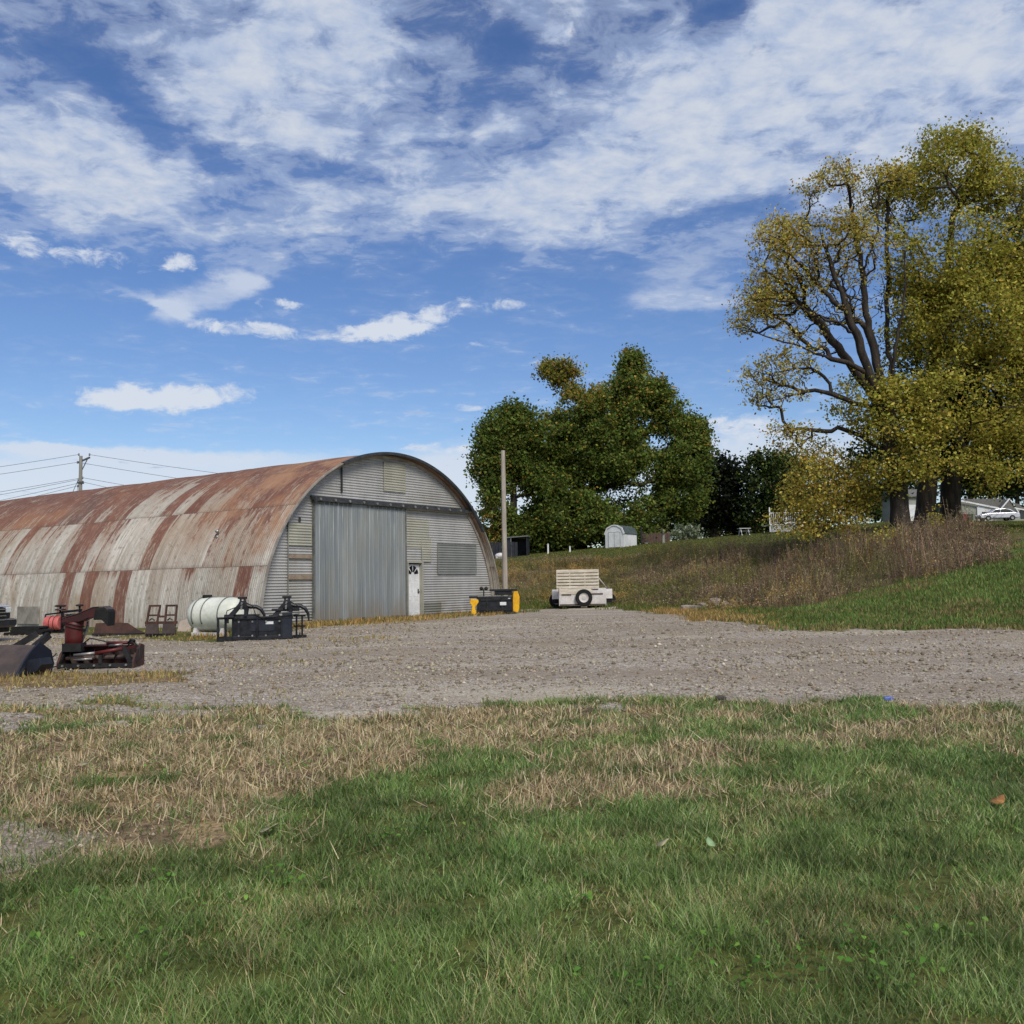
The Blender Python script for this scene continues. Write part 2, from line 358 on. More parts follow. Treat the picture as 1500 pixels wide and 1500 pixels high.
def shell_material():
    m, nt, b = new_mat('rusted_corrugated_roof'); N = NT(nt)
    uv = N.n('ShaderNodeUVMap', uv_map='UVMap').outputs[0]
    sp = N.n('ShaderNodeSeparateXYZ'); N.l(uv, sp.inputs[0]); u, v = sp.outputs[0], sp.outputs[1]
    row = N.math('FLOOR', N.math('DIVIDE', N.math('ADD', v, .4), 2.45))
    fr = N.math('FRACT', N.math('DIVIDE', N.math('ADD', v, .4), 2.45))
    def sheet(w, off, k):
        sid = N.math('FLOOR', N.math('DIVIDE', N.math('ADD', u, N.math('MULTIPLY', row, off)), w))
        wn = N.n('ShaderNodeTexWhiteNoise', noise_dimensions='2D'); cb = N.n('ShaderNodeCombineXYZ'); N.l(sid, cb.inputs[0]); N.l(N.math('ADD', row, k), cb.inputs[1]); N.l(cb.outputs[0], wn.inputs['Vector'])
        return wn.outputs['Value'], wn.outputs['Color']
    w1, wc = sheet(.78, .31, 0.); w2, _ = sheet(1.9, .7, 11.)
    streak = N.noise(N.scale(uv, (3.4, .26, 1)), 1.0, 8, .7)
    blot = N.noise(N.scale(uv, (.5, .35, 1)), 1.0, 6, .62, .6)
    big = N.noise(N.scale(uv, (.16, .22, 1)), 1.0, 3, .5)
    fine = N.noise(N.scale(uv, (5, 1.3, 1)), 1.7, 7, .75)
    vst0 = N.noise(N.scale(uv, (5, .18, 1), (3, 1, 0)), 1.0, 5, .6)
    hgt = N.ss(v, 1.6, 9.2, 0., .30)
    r = N.math('ADD', N.math('ADD', N.math('MULTIPLY', streak, .66), N.math('MULTIPLY', blot, .34)), hgt)
    r = N.math('ADD', r, N.math('MULTIPLY', N.math('SUBTRACT', w1, .5), .30))
    r = N.math('ADD', r, N.math('MULTIPLY', N.math('SUBTRACT', fine, .5), .42))
    r = N.math('SUBTRACT', N.math('ADD', r, N.ss(w1, .86, .92, 0, .2)), .07)
    r = N.math('ADD', r, N.ss(v, 2.2, 1.4, 0., -.19))
    run = N.math('MULTIPLY', N.ss(fr, .35, 1.0), N.ss(vst0, .5, .66, 0, .16))
    r = N.math('ADD', r, run)
    rust = N.math('MULTIPLY', N.ss(r, .49, .58), N.ss(N.noise(N.scale(uv, (6, 1.1, 1), (9, 4, 0)), 1.3, 8, .75), .36, .52, .5, 1.))
    base = N.mix(N.ss(streak, .35, .65), lin(158, 149, 134), lin(208, 201, 188))
    base = N.mix(N.ss(w2, .0, 1., 0, .5), base, lin(146, 140, 126))
    base = N.mix(N.ss(big, .45, .62, 0, .4), base, lin(156, 134, 108))
    base = N.mix(N.ss(fine, .5, .7, 0, .6), base, lin(222, 220, 212))
    base = N.mix(N.ss(blot, .55, .68, 0, .55), base, lin(140, 118, 84))
    base = N.mix(N.ss(N.noise(N.scale(uv, (.35, .12, 1), (5, 2, 0)), 1.0, 4, .5), .48, .62, 0, .4), base, lin(146, 122, 98))
    base = N.mix(N.ss(r, .40, .50, 0, .45), base, lin(140, 112, 90))
    vst = N.noise(N.scale(uv, (7, .5, 1)), 1.0, 4, .6)
    base = N.mix(N.ss(vst, .52, .7, 0, .4), base, lin(104, 92, 76))
    rc = N.mix(N.ss(blot, .35, .65), lin(98, 52, 40), lin(122, 74, 54))
    rc = N.mix(N.ss(fine, .35, .65, 0, .75), rc, lin(80, 48, 44))
    rc = N.mix(N.ss(N.noise(N.scale(uv, (.12, .3, 1)), 1., 3), .55, .66, 0, .7), rc, lin(134, 90, 62))
    rc = N.mix(N.ss(w2, .82, .9, 0, .6), rc, lin(78, 58, 58))
    rc = N.mix(N.ss(v, 7, 9.8, 0, .35), rc, lin(92, 56, 48))
    mot = N.noise(N.scale(uv, (3, 2.4, 1)), 1.6, 6, .7)
    base = N.mix(N.ss(mot, .54, .66, 0, .6), base, lin(112, 100, 84))
    col = N.mix(N.math('MULTIPLY', rust, .88), base, rc)
    # corner bay: tan-orange blush
    tan = N.math('MULTIPLY', N.ss(u, 6.5, 2.0), N.ss(blot, .42, .58))
    col = N.mix(N.math('MULTIPLY', N.math('MULTIPLY', tan, N.ss(v, 1.8, 3.4)), .7), col, lin(156, 120, 92))
    col = N.mix(N.ss(fr, .990, .995, 0, .8), col, lin(70, 58, 52))
    col = N.mix(N.ss(fr, .06, .0, 0, .3), col, lin(96, 80, 68))
    sf = N.math('FRACT', N.math('DIVIDE', N.math('ADD', u, N.math('MULTIPLY', row, .31)), .78))
    col = N.mix(N.math('MULTIPLY', N.ss(sf, .03, .01), .35), col, lin(80, 70, 62))
    N.l(col, b.inputs['Base Color'])
    N.l(N.math('SUBTRACT', .18, N.math('MULTIPLY', rust, .18)), b.inputs['Metallic'])
    N.l(N.ss(rust, 0, 1, .55, .9), b.inputs['Roughness'])
    return m
M['shell'] = shell_material()

# ------------------------------------------------------------------ mesh building
class MB:
    def __init__(s): s.v = []; s.f = []; s.uv = None
    def add(s, vs, fs):
        o = len(s.v); s.v += [tuple(map(float, p)) for p in vs]; s.f += [tuple(i + o for i in f) for f in fs]; return s
    def box(s, c, d, rot=None):
        x, y, z = d[0] / 2, d[1] / 2, d[2] / 2
        vs = np.array([(-x, -y, -z), (x, -y, -z), (x, y, -z), (-x, y, -z), (-x, -y, z), (x, -y, z), (x, y, z), (-x, y, z)])
        if rot is not None: vs = vs @ np.array(Euler(rot).to_matrix()).T
        return s.add(vs + np.array(c), [(0, 3, 2, 1), (4, 5, 6, 7), (0, 1, 5, 4), (1, 2, 6, 5), (2, 3, 7, 6), (3, 0, 4, 7)])
    def beam(s, p0, p1, w, h, up=(0, 0, 1)):
        p0, p1 = np.array(p0, float), np.array(p1, float); d = p1 - p0; d /= np.linalg.norm(d)
        up = np.array(up, float)
        if abs(d @ up) > .95: up = np.array([1., 0, 0]) if abs(d[0]) < .9 else np.array([0, 1., 0])
        a = np.cross(d, up); a /= np.linalg.norm(a); b = np.cross(a, d)
        vs = [p + a * w / 2 * i + b * h / 2 * j for p in (p0, p1) for i, j in ((-1, -1), (1, -1), (1, 1), (-1, 1))]
        return s.add(vs, [(0, 1, 2, 3), (7, 6, 5, 4), (0, 4, 5, 1), (1, 5, 6, 2), (2, 6, 7, 3), (3, 7, 4, 0)])
    def tube(s, pts, r, n=8, cap=True):
        pts = np.array(pts, float); k = len(pts); r = np.broadcast_to(np.array(r, float), (k,))
        t = np.gradient(pts, axis=0); t /= np.linalg.norm(t, axis=1)[:, None] + 1e-12
        up = np.array([0, 0, 1.]) if abs(t[0][2]) < .9 else np.array([1., 0, 0])
        vs = []
        a = np.cross(t[0], up); a /= np.linalg.norm(a)
        for i in range(k):
            a = a - t[i] * (a @ t[i]); a /= np.linalg.norm(a) + 1e-12; b = np.cross(t[i], a)
            for j in range(n):
                w = 2 * PI * j / n; vs.append(pts[i] + r[i] * (a * math.cos(w) + b * math.sin(w)))
        fs = [(i * n + j, i * n + (j + 1) % n, (i + 1) * n + (j + 1) % n, (i + 1) * n + j) for i in range(k - 1) for j in range(n)]
        if cap: fs += [tuple(range(n - 1, -1, -1)), tuple((k - 1) * n + j for j in range(n))]
        return s.add(vs, fs)
    def lathe(s, prof, origin=(0, 0, 0), axis='z', n=24, a0=0, a1=2 * PI):
        """prof: list of (radius, height along axis)"""
        full = abs(a1 - a0 - 2 * PI) < 1e-6; c = n if full else n + 1; vs = []
        for r, h in prof:
            for j in range(c):
                w = a0 + (a1 - a0) * j / n; p = (r * math.cos(w), r * math.sin(w), h)
                if axis == 'x': p = (p[2], p[0], p[1])
                elif axis == 'y': p = (p[1], p[2], p[0])
                vs.append((p[0] + origin[0], p[1] + origin[1], p[2] + origin[2]))
        k = len(prof)
        fs = [(i * c + j, i * c + (j + 1) % c, (i + 1) * c + (j + 1) % c, (i + 1) * c + j) for i in range(k - 1) for j in range(n)]
        return s.add(vs, fs)
    def prism(s, pts, t0, t1, axis='y'):
        """2D outline extruded from t0 to t1 along axis; outline is (x,z) for y, (y,z) for x, (x,y) for z"""
        n = len(pts)
        def mk(p, t): return {'y': (p[0], t, p[1]), 'x': (t, p[0], p[1]), 'z': (p[0], p[1], t)}[axis]
        vs = [mk(p, t0) for p in pts] + [mk(p, t1) for p in pts]
        return s.add(vs, [tuple(range(n)), tuple(range(2 * n - 1, n - 1, -1))] + [(i, i + n, (i + 1) % n + n, (i + 1) % n) for i in range(n)])
    def ball(s, c, r, n=10, m=7):
        r = np.broadcast_to(np.array(r, float), (3,)); vs = []
        for i in range(m + 1):
            a = PI * i / m
            for j in range(n):
                w = 2 * PI * j / n; vs.append((c[0] + r[0] * math.sin(a) * math.cos(w), c[1] + r[1] * math.sin(a) * math.sin(w), c[2] + r[2] * math.cos(a)))
        return s.add(vs, [(i * n + j, (i + 1) * n + j, (i + 1) * n + (j + 1) % n, i * n + (j + 1) % n) for i in range(m) for j in range(n)])
    def build(s, name, mat, parent=None, smooth=False, bevel=0., label=None):
        me = bpy.data.meshes.new(name); me.from_pydata(s.v, [], s.f); me.materials.append(mat)
        me.validate(); me.update()
        o = bpy.data.objects.new(name, me); COL.objects.link(o)
        import bmesh
        bm = bmesh.new(); bm.from_mesh(me); bmesh.ops.recalc_face_normals(bm, faces=bm.faces)
        bm.to_mesh(me); bm.free()
        if smooth:
            me.polygons.foreach_set('use_smooth', [True] * len(me.polygons))
            if smooth == 'auto':
                me.set_sharp_from_angle(angle=math.radians(40))
        if bevel:
            md = o.modifiers.new('bevel', 'BEVEL'); md.width = bevel; md.segments = 2; md.limit_method = 'ANGLE'
        if parent is not None: o.parent = parent
        if label: o['label'] = label
        return o
def npmesh(name, verts, faces, mat, parent=None, col=None, smooth=False, uv=None):
    """verts (n,3); faces: (m,k) array; col: per-vertex rgba"""
    me = bpy.data.meshes.new(name); n = len(verts); k = faces.shape[1]; mcount = len(faces)
    me.vertices.add(n); me.vertices.foreach_set('co', np.ascontiguousarray(verts, np.float32).ravel())
    me.loops.add(mcount * k); me.loops.foreach_set('vertex_index', np.ascontiguousarray(faces, np.int32).ravel())
    me.polygons.add(mcount); me.polygons.foreach_set('loop_start', np.arange(0, mcount * k, k, dtype=np.int32))
    me.polygons.foreach_set('loop_total', np.full(mcount, k, np.int32))
    if smooth: me.polygons.foreach_set('use_smooth', np.ones(mcount, bool))
    me.update(calc_edges=True)
    if col is not None:
        nm, arr = col; a = me.color_attributes.new(nm, 'FLOAT_COLOR', 'POINT'); a.data.foreach_set('color', np.ascontiguousarray(arr, np.float32).ravel())
    if uv is not None:
        l = me.uv_layers.new(name='UVMap'); l.data.foreach_set('uv', np.ascontiguousarray(uv[faces.ravel()], np.float32).ravel())
    me.materials.append(mat); me.validate()
    o = bpy.data.objects.new(name, me); COL.objects.link(o)
    if parent is not None: o.parent = parent
    return o
def tag(o, label, cat, group=None):
    o['label'] = label; o['category'] = cat
    if group: o['group'] = group
    return o
def thing(name, label, cat, loc, rz=0., group=None):
    o = bpy.data.objects.new(name, None); COL.objects.link(o); o.location = tuple(map(float, loc)); o.rotation_euler = (0, 0, rz)
    return tag(o, label, cat, group)
def copy_thing(o, loc, rz, label, parent=None):
    c = o.copy(); COL.objects.link(c)
    if parent is None:
        c.location = loc; c.rotation_euler = (0, 0, rz); c['label'] = label
    else: c.parent = parent
    for ch in list(o.children): copy_thing(ch, None, None, None, c)
    return c

# ------------------------------------------------------------------ ground sheet and gravel sheet
def sinh_axis(lo, hi, c, s, n):
    a = np.arcsinh((lo - c) / s); b = np.arcsinh((hi - c) / s); return c + s * np.sinh(np.linspace(a, b, n))
gxs = sinh_axis(-1500, 1500, 0, 5., 620); gys = sinh_axis(-60, 2000, 6, 4., 560)
GX, GY = np.meshgrid(gxs, gys, indexing='ij'); GZ = gz(GX, GY)
zgr, zst, zwe, zdk = zones(GX, GY)
gv = np.stack([GX, GY, GZ], -1).reshape(-1, 3)
ni, nj = GX.shape
I = np.arange(ni * nj).reshape(ni, nj)
gf = np.stack([I[:-1, :-1], I[1:, :-1], I[1:, 1:], I[:-1, 1:]], -1).reshape(-1, 4)
gc = np.stack([zgr, zst, zwe, zdk], -1).reshape(-1, 4)
ground = npmesh('ground', gv, gf, M['ground'], None, ('zone', gc), True); ground['kind'] = 'structure'
sel = (zgr.reshape(-1)[gf].mean(1) > .5)
sf = gf[sel]; used, inv = np.unique(sf.ravel(), return_inverse=True)
sv = gv[used].copy(); sv[:, 2] += .004
gravel = npmesh('gravel_drive', sv, inv.reshape(-1, 4), M['ground'], None, ('zone', gc[used]), True); gravel['kind'] = 'structure'

# ------------------------------------------------------------------ blades and leaves
def blades(name, X, Y, h, w, lean, col, mat, kind='stuff', curve=.5):
    """tapered two-segment blades of grass"""
    n = len(X); Z = gz(X, Y) - .005
    a = R.uniform(0, 2 * PI, n); b = R.uniform(0, 2 * PI, n)
    side = np.stack([np.cos(a), np.sin(a), np.zeros(n)], -1) * (w / 2)[:, None]
    ld = np.stack([np.cos(b), np.sin(b), np.zeros(n)], -1)
    base = np.stack([X, Y, Z], -1); up = np.array([0, 0, 1.])
    m1 = base + up * (h * .55)[:, None] * np.sqrt(np.clip(1 - (lean * curve) ** 2, .05, 1))[:, None] + ld * (h * lean * curve * .55)[:, None]
    tip = m1 + (up[None] * np.sqrt(np.clip(1 - lean ** 2, .02, 1))[:, None] + ld * lean[:, None]) * (h * .5)[:, None]
    v = np.stack([base - side, base + side, m1 + side * .8, m1 - side * .8, tip + side * .12, tip - side * .12], 1).reshape(-1, 3)
    k = np.arange(n)[:, None] * 6
    f = np.concatenate([k + np.array([[0, 1, 2, 3]]), k + np.array([[3, 2, 4, 5]])], 0)
    c = np.repeat(np.concatenate([col, np.ones((n, 1))], 1), 6, 0)
    o = npmesh(name, v, f, mat, None, ('col', c)); o['kind'] = kind
    return o
def pal(n, cols, wts, jit=.18):
    cols = np.array([lin(*c)[:3] for c in cols]); i = R.choice(len(cols), n, p=np.array(wts) / sum(wts))
    return np.clip(cols[i] * (1 + R.normal(0, jit, (n, 1))) * (1 + R.normal(0, jit * .3, (n, 3))), 0.002, 1)
def wedge(n, y0, y1, half=.68, pw=1.0):
    """points thinning with distance inside the ground the photo can see, with a margin"""
    Y = (y0 ** (2 - pw) + R.random(n) * (y1 ** (2 - pw) - y0 ** (2 - pw))) ** (1 / (2 - pw)) if pw != 2 else y0 * (y1 / y0) ** R.random(n)
    X = (R.random(n) * 2 - 1) * (half * Y + .8)
    return X, Y

# lawn
def lawn():
    X, Y = wedge(900000, 2.3, 14.5, .68, 1.0)
    gr, st, we, dk = zones(X, Y)
    clump = fbm(X * 5, Y * 5, 201, 3)
    keep = R.random(len(X)) < (1 - gr) * (1 - .93 * st) * (1 - .85 * dk) * np.clip(.16 + 1.2 * sstep(.32, .6, clump), 0, 1)
    X, Y = X[keep], Y[keep]; n = len(X)
    tone = fbm(X * .55, Y * .55, 301, 4); dry = fbm(X * 1.3, Y * 1.3, 333, 4)
    c = pal(n, [(88, 112, 56), (104, 126, 68), (118, 136, 80), (142, 152, 102)], [3, 4, 3, 2.5])
    c2 = pal(n, [(136, 134, 84), (160, 150, 106), (184, 168, 128)], [3, 2, 1.8])
    f = R.random(n) < np.clip(.07 + .45 * sstep(.50, .72, dry) + .10 * sstep(3, 9, Y) * tone, 0, .8)
    c[f] = c2[f]
    blue = sstep(.5, .7, fbm(X * .4 + 5, Y * .4, 411))[:, None]
    c = c * (1 - .25 * blue) + c * np.array([.72, 1.0, .95]) * .25 * blue
    mott = fbm(X * 2.4, Y * 2.4, 317, 4)
    c *= (.60 + .45 * tone + .52 * sstep(.3, .7, mott))[:, None]
    h = R.gamma(6, .0105, n) * (.45 + .6 * fbm(X * 1.7, Y * 1.7, 88) + .5 * sstep(.3, .75, fbm(X * 5, Y * 5, 201, 3)))
    h[f] *= .8; w = R.uniform(.0030, .0056, n) * np.clip(Y / 4.2, .9, 2.6)
    blades('lawn_grass', X, Y, h, w, np.clip(R.normal(.74, .2, n), .1, .985), c, M['grass'], curve=.75)
lawn()
def dry_grass():
    X, Y = wedge(210000, 3.2, 13.2, .70, .9)
    gr, st, we, dk = zones(X, Y)
    cl = fbm(X * 3.2, Y * 3.2, 512, 3)
    keep = R.random(len(X)) < np.clip(st * 1.1, 0, 1) * (1 - .9 * gr) * (1 - .7 * dk) * np.clip(1.1 * sstep(.36, .58, cl) + .06 + .8 * np.exp(-((X - .58) / .9) ** 2 - ((Y - 7.3) / .45) ** 2), 0, 1)
    X, Y = X[keep], Y[keep]; n = len(X)
    c = pal(n, [(212, 194, 156), (194, 174, 134), (162, 142, 108), (112, 97, 78), (114, 114, 70)], [3.4, 3, 2.2, 1.4, 1.8])
    stand = R.random(n) < .42
    h = np.where(stand, R.uniform(.04, .13, n), R.uniform(.08, .22, n)); w = R.uniform(.005, .009, n) * np.clip(Y / 6, .9, 1.9)
    blades('dry_grass', X, Y, h, w, np.where(stand, R.uniform(.1, .6, n), R.uniform(.85, .995, n)), c, M['grass'], curve=1.0)
dry_grass()
def bank_grass():
    n0 = 150000
    X = R.uniform(4, 26, n0); Y = R.uniform(21, 40, n0)
    d = inside_dist(X, Y, P_BANK); gr, st, we, dk = zones(X, Y)
    keep = (d + (fbm(X, Y, 71) - .5) * 1.5 > -.3) & (R.random(n0) < (1 - gr) * (1 - .7 * st)) & (X < Y * .62 + 2)
    X, Y = X[keep], Y[keep]; n = len(X)
    edge = sstep(1.5, .1, inside_dist(X, Y, P_BANK)) * (Y < 27)
    c = pal(n, [(92, 116, 56), (106, 126, 64), (122, 136, 78)], [3, 3, 2]); c2 = pal(n, [(158, 142, 96), (132, 122, 76), (112, 94, 66)], [2, 2, 1.5])
    c *= (.6 + .8 * fbm(X * .8, Y * .8, 39))[:, None]
    f = R.random(n) < np.clip(.10 + .75 * edge * (fbm(X * .6, Y * .9, 19) > .42) + .55 * sstep(.5, .7, fbm(X * .45, Y * .6, 29)), 0, .9); c[f] = c2[f]
    blades('bank_grass', X, Y, R.uniform(.05, .15, n), R.uniform(.02, .035, n), R.uniform(.2, .8, n), c, M['grass'])
    # strip of grass round the lot's edges, against the hangar and behind the trailer
    X = R.uniform(-9, 9, 70000); Y = R.uniform(26, 50, 70000)
    gr, st, we, dk = zones(X, Y)
    hx, hy = X + 4.71, Y - 36.68; lx = hx * .581 + hy * .814; ly = -hx * .814 + hy * .581
    foot = ((ly < -.02) & (ly > -1.9 - 1.2 * fbm(X, Y, 3)) & (np.abs(lx) < 6.8)) & ((lx > .8) | (lx < 3))
    keep = ((gr < .5) | (foot & (R.random(70000) < .65))) & ~((ly > 0) & (np.abs(lx) < 6.5))
    X, Y, st = X[keep], Y[keep], st[keep]; n = len(X)
    c = pal(n, [(74, 98, 44), (104, 112, 56), (130, 118, 72)], [3, 2, 2]); c2 = pal(n, [(176, 142, 86), (152, 122, 74), (190, 160, 108)], [2, 2, 1])
    f = R.random(n) < np.clip(st + .75 * (X < .5) * (Y < 40), 0, .95); c[f] = c2[f]
    blades('lot_edge_grass', X, Y, R.uniform(.05, .2, n), R.uniform(.02, .035, n), R.uniform(.2, .8, n), c, M['grass'])
    # ragged dry tufts across the left of the lot
    X = R.uniform(-17, -3, 60000); Y = R.uniform(12, 34, 60000)
    gr, st, we, dk = zones(X, Y)
    cl = fbm(X * .8, Y * 1.3, 601)
    yw = 27.5 + (-(X + 8)) * .45                                        # weeds in front of the row of implements
    p = st * .9 + .5 * sstep(.55, .7, cl) * (np.abs(Y - yw) < 3.0) + .30 * sstep(.62, .72, cl)
    keep = (R.random(60000) < p) & (X > -.62 * Y - 1)
    X, Y = X[keep], Y[keep]; n = len(X)
    c = pal(n, [(168, 146, 92), (142, 124, 78), (116, 112, 62), (190, 166, 112)], [3, 2, 2, 1])
    blades('lot_dry_grass', X, Y, R.uniform(.03, .13, n), R.uniform(.013, .024, n), R.uniform(.2, .95, n), c, M['grass'])
    # mown lawn on the hilltop
    X = R.uniform(-12, 48, 120000); Y = R.uniform(42, 108, 120000)
    d = inside_dist(X, Y, P_MOW); keep = (d > -.3) & (R.random(120000) < np.clip(60 / Y, 0, 1)) & (X < .66 * Y)
    X, Y = X[keep], Y[keep]; n = len(X)
    c = pal(n, [(92, 100, 50), (108, 108, 56), (80, 94, 46), (128, 118, 66)], [3, 3, 2, 1.5])
    blades('hilltop_lawn_grass', X, Y, R.uniform(.05, .13, n), R.uniform(.04, .08, n), R.uniform(.2, .8, n), c, M['grass'])
bank_grass()

def leaf_quads(C, size, rng, flat=.0, aspect=.62):
    n = len(C)
    a = rng.normal(0, 1, (n, 3)); a[:, 2] *= (1 - flat * .6); a /= np.linalg.norm(a, axis=1)[:, None]
    b = np.cross(a, rng.normal(0, 1, (n, 3))); b /= np.linalg.norm(b, axis=1)[:, None] + 1e-9
    a = a * (size * .5)[:, None]; b = b * (size * .5 * aspect)[:, None]
    nrm = np.cross(a, b); nrm /= np.linalg.norm(nrm, axis=1)[:, None] + 1e-9; bend = nrm * (size * .12)[:, None]
    v = np.stack([C - a, C - b + bend, C + a, C + b + bend], 1).reshape(-1, 3)
    f = np.arange(n * 4).reshape(-1, 4); return v, f

def weeds():
    n0 = 110000
    lo = P_WEED.min(0); hi = P_WEED.max(0)
    X = R.uniform(lo[0], hi[0], n0); Y = R.uniform(lo[1], hi[1], n0)
    d = inside_dist(X, Y, P_WEED) + (fbm(X * .7, Y * .7, 41) - .5) * 1.6
    cl = fbm(X * .8, Y * .8, 43, 4)
    keep = (d > 0) & (R.random(n0) < .25 + .9 * sstep(.3, .65, cl))
    X, Y, cl, d = X[keep], Y[keep], cl[keep], d[keep]; n = len(X)
    right = sstep(6, 12, X)
    H = (.25 + .55 * sstep(.3, .7, cl) + .45 * right * sstep(.3, .6, fbm(X * .5, Y * .5, 47))) * R.uniform(.6, 1.25, n) * np.clip(.45 + d * .35, .4, 1) * (.58 + .36 * right)
    zc = fbm(X * .28, Y * .28, 49, 4); z2 = fbm(X * .5 + 3, Y * .5, 53, 4)
    c = pal(n, [(142, 120, 98), (124, 104, 86), (162, 140, 110), (108, 92, 76)], [3, 3, 2, 2])
    cg = pal(n, [(114, 112, 68), (130, 124, 78), (98, 102, 60)], [2, 2, 2]); cy = pal(n, [(176, 142, 80), (158, 134, 82), (184, 160, 102)], [2, 2, 1])
    cp = pal(n, [(118, 92, 84), (102, 80, 74)], [1, 1])
    ct = pal(n, [(178, 160, 120), (158, 142, 106), (138, 132, 88)], [2, 2, 2]); f = R.random(n) < .5 * (1 - right); c[f] = ct[f]
    f = R.random(n) < sstep(.46, .60, zc) * .8 + .14 + .5 * sstep(3.5, .5, d) * (Y > 50); c[f] = cg[f]
    f = R.random(n) < sstep(.56, .68, z2) * .7 * (1 - .6 * right) + .03; c[f] = cy[f]
    f = R.random(n) < sstep(.5, .35, z2) * .35; c[f] = cp[f]
    yb = G(850, 838)
    f = R.random(n) < .8 * np.exp(-((X - yb[0]) / 1.7) ** 2 - ((Y - yb[1]) / 3) ** 2); c[f] = cy[f]
    c *= (.55 + .9 * fbm(X * .6, Y * .6, 57, 4))[:, None]
    base = np.stack([X, Y, gz(X, Y) - .02], -1)
    ln = R.normal(0, .28, (n, 2)) * R.choice([.5, 1, 1.8], (n, 1), p=[.5, .35, .15]); tip = base + np.stack([ln[:, 0] * H, ln[:, 1] * H, H], -1)
    a = R.uniform(0, PI, n); s = np.stack([np.cos(a), np.sin(a), np.zeros(n)], -1) * R.uniform(.006, .013, n)[:, None]
    v1 = np.stack([base - s, base + s, tip + s * .4, tip - s * .4], 1).reshape(-1, 3); f1 = np.arange(4 * n).reshape(-1, 4); c1 = np.repeat(c * .9, 4, 0)
    tall = R.random(n) < .05 * (1 + right); H = np.where(tall, H * 1.5, H); tip = np.where(tall[:, None], base + (tip - base) * 1.5, tip)
    v1 = np.stack([base - s, base + s, tip + s * .4, tip - s * .4], 1).reshape(-1, 3)
    k = 7
    t = R.beta(1.8, 1.1, (n, k)); t = np.where(tall[:, None], 1 - .25 * t, t); P = base[:, None] + (tip - base)[:, None] * t[..., None] + R.normal(0, 1, (n, k, 3)) * np.array([.07, .07, .04])
    sz = (R.uniform(.03, .095, (n, k))).ravel()
    v2, f2 = leaf_quads(P.reshape(-1, 3), sz, R, 0, .45); c2 = np.repeat(np.repeat(c, k, 0) * R.uniform(.7, 1.3, (n * k, 1)), 4, 0)
    v = np.concatenate([v1, v2]); f = np.concatenate([f1, f2 + len(v1)]); cc = np.concatenate([c1, c2]); cc = np.concatenate([cc, np.ones((len(cc), 1))], 1)
    o = npmesh('dry_weeds', v, f, M['weed'], None, ('col', cc)); o['kind'] = 'stuff'
weeds()

def stones():
    n0 = 62000
    X, Y = wedge(n0, 8.5, 34, .68, 1.35)
    gr, st, we, dk = zones(X, Y)
    keep = R.random(n0) < np.where(gr > .5, gr, .25 * (gr > .1)) * (.35 + sstep(.35, .65, fbm(X * .5, Y * 1.1, 707)))
    X, Y = X[keep], Y[keep]
    xl = R.normal(-4.2, 1.0, 2600); yl = R.normal(5.9, .5, 2600); X = np.concatenate([X, xl]); Y = np.concatenate([Y, yl]); n = len(X)
    sz = np.clip(R.lognormal(-4.2, .42, n), .006, .045) * np.clip(Y / 12, .7, 1.4)
    o6 = np.array([(1, 0, 0), (0, 1, 0), (-1, 0, 0), (0, -1, 0), (0, 0, .7), (0, 0, -.7)], float)
    V = o6[None] * R.uniform(.6, 1.25, (n, 6, 1)) * sz[:, None, None]
    a = R.uniform(0, 2 * PI, n); ca, sa = np.cos(a), np.sin(a)
    V = np.stack([V[..., 0] * ca[:, None] - V[..., 1] * sa[:, None], V[..., 0] * sa[:, None] + V[..., 1] * ca[:, None], V[..., 2]], -1)
    V += np.stack([X, Y, gz(X, Y) + sz * .28], -1)[:, None]
    tri = np.array([(0, 1, 4), (1, 2, 4), (2, 3, 4), (3, 0, 4), (1, 0, 5), (2, 1, 5), (3, 2, 5), (0, 3, 5)])
    f = (np.arange(n)[:, None, None] * 6 + tri[None]).reshape(-1, 3)
    c = pal(n, [(152, 140, 120), (166, 155, 134), (116, 105, 88), (188, 178, 160), (138, 119, 95)], [4, 2.5, 3.5, .2, 1], .10)
    c = np.concatenate([np.repeat(c, 6, 0), np.ones((n * 6, 1))], 1)
    o = npmesh('loose_gravel', V.reshape(-1, 3), f, M['stone'], None, ('col', c)); o['kind'] = 'stuff'
stones()

# ------------------------------------------------------------------ trees
def ellipsoids(lst, Y, total, depth=.8, inner=.45, rng=R):
    """clump centres through the volume of lobes given as (px, py, rx, ry, weight, dY)"""
    out = []; w = np.array([e[2] * e[3] * e[4] for e in lst], float); w /= w.sum()
    for e, q in zip(lst, w):
        k = max(2, int(round(total * q))); yy = Y + e[5]
        c = at(e[0], e[1], yy); rx = e[2] * yy / F; rz = e[3] * yy / F
        d = rng.normal(0, 1, (k, 3)); d /= np.linalg.norm(d, axis=1)[:, None]
        rad = (inner ** 3 + (1 - inner ** 3) * rng.random(k)) ** (1 / 3)
        out.append(c + d * rad[:, None] * np.array([rx, (rx + rz) / 2 * depth, rz]))
    return np.concatenate(out)
def lobed(C, sc, thr, seed):
    """drop clumps where a coarse noise is low, so the crown breaks into masses with gaps"""
    n = (fbm(C[:, 0] * sc, C[:, 2] * sc + C[:, 1] * sc * .7, seed, 3) + fbm(C[:, 1] * sc + 7, C[:, 2] * sc, seed + 5, 3)) / 2
    return C[n > thr]
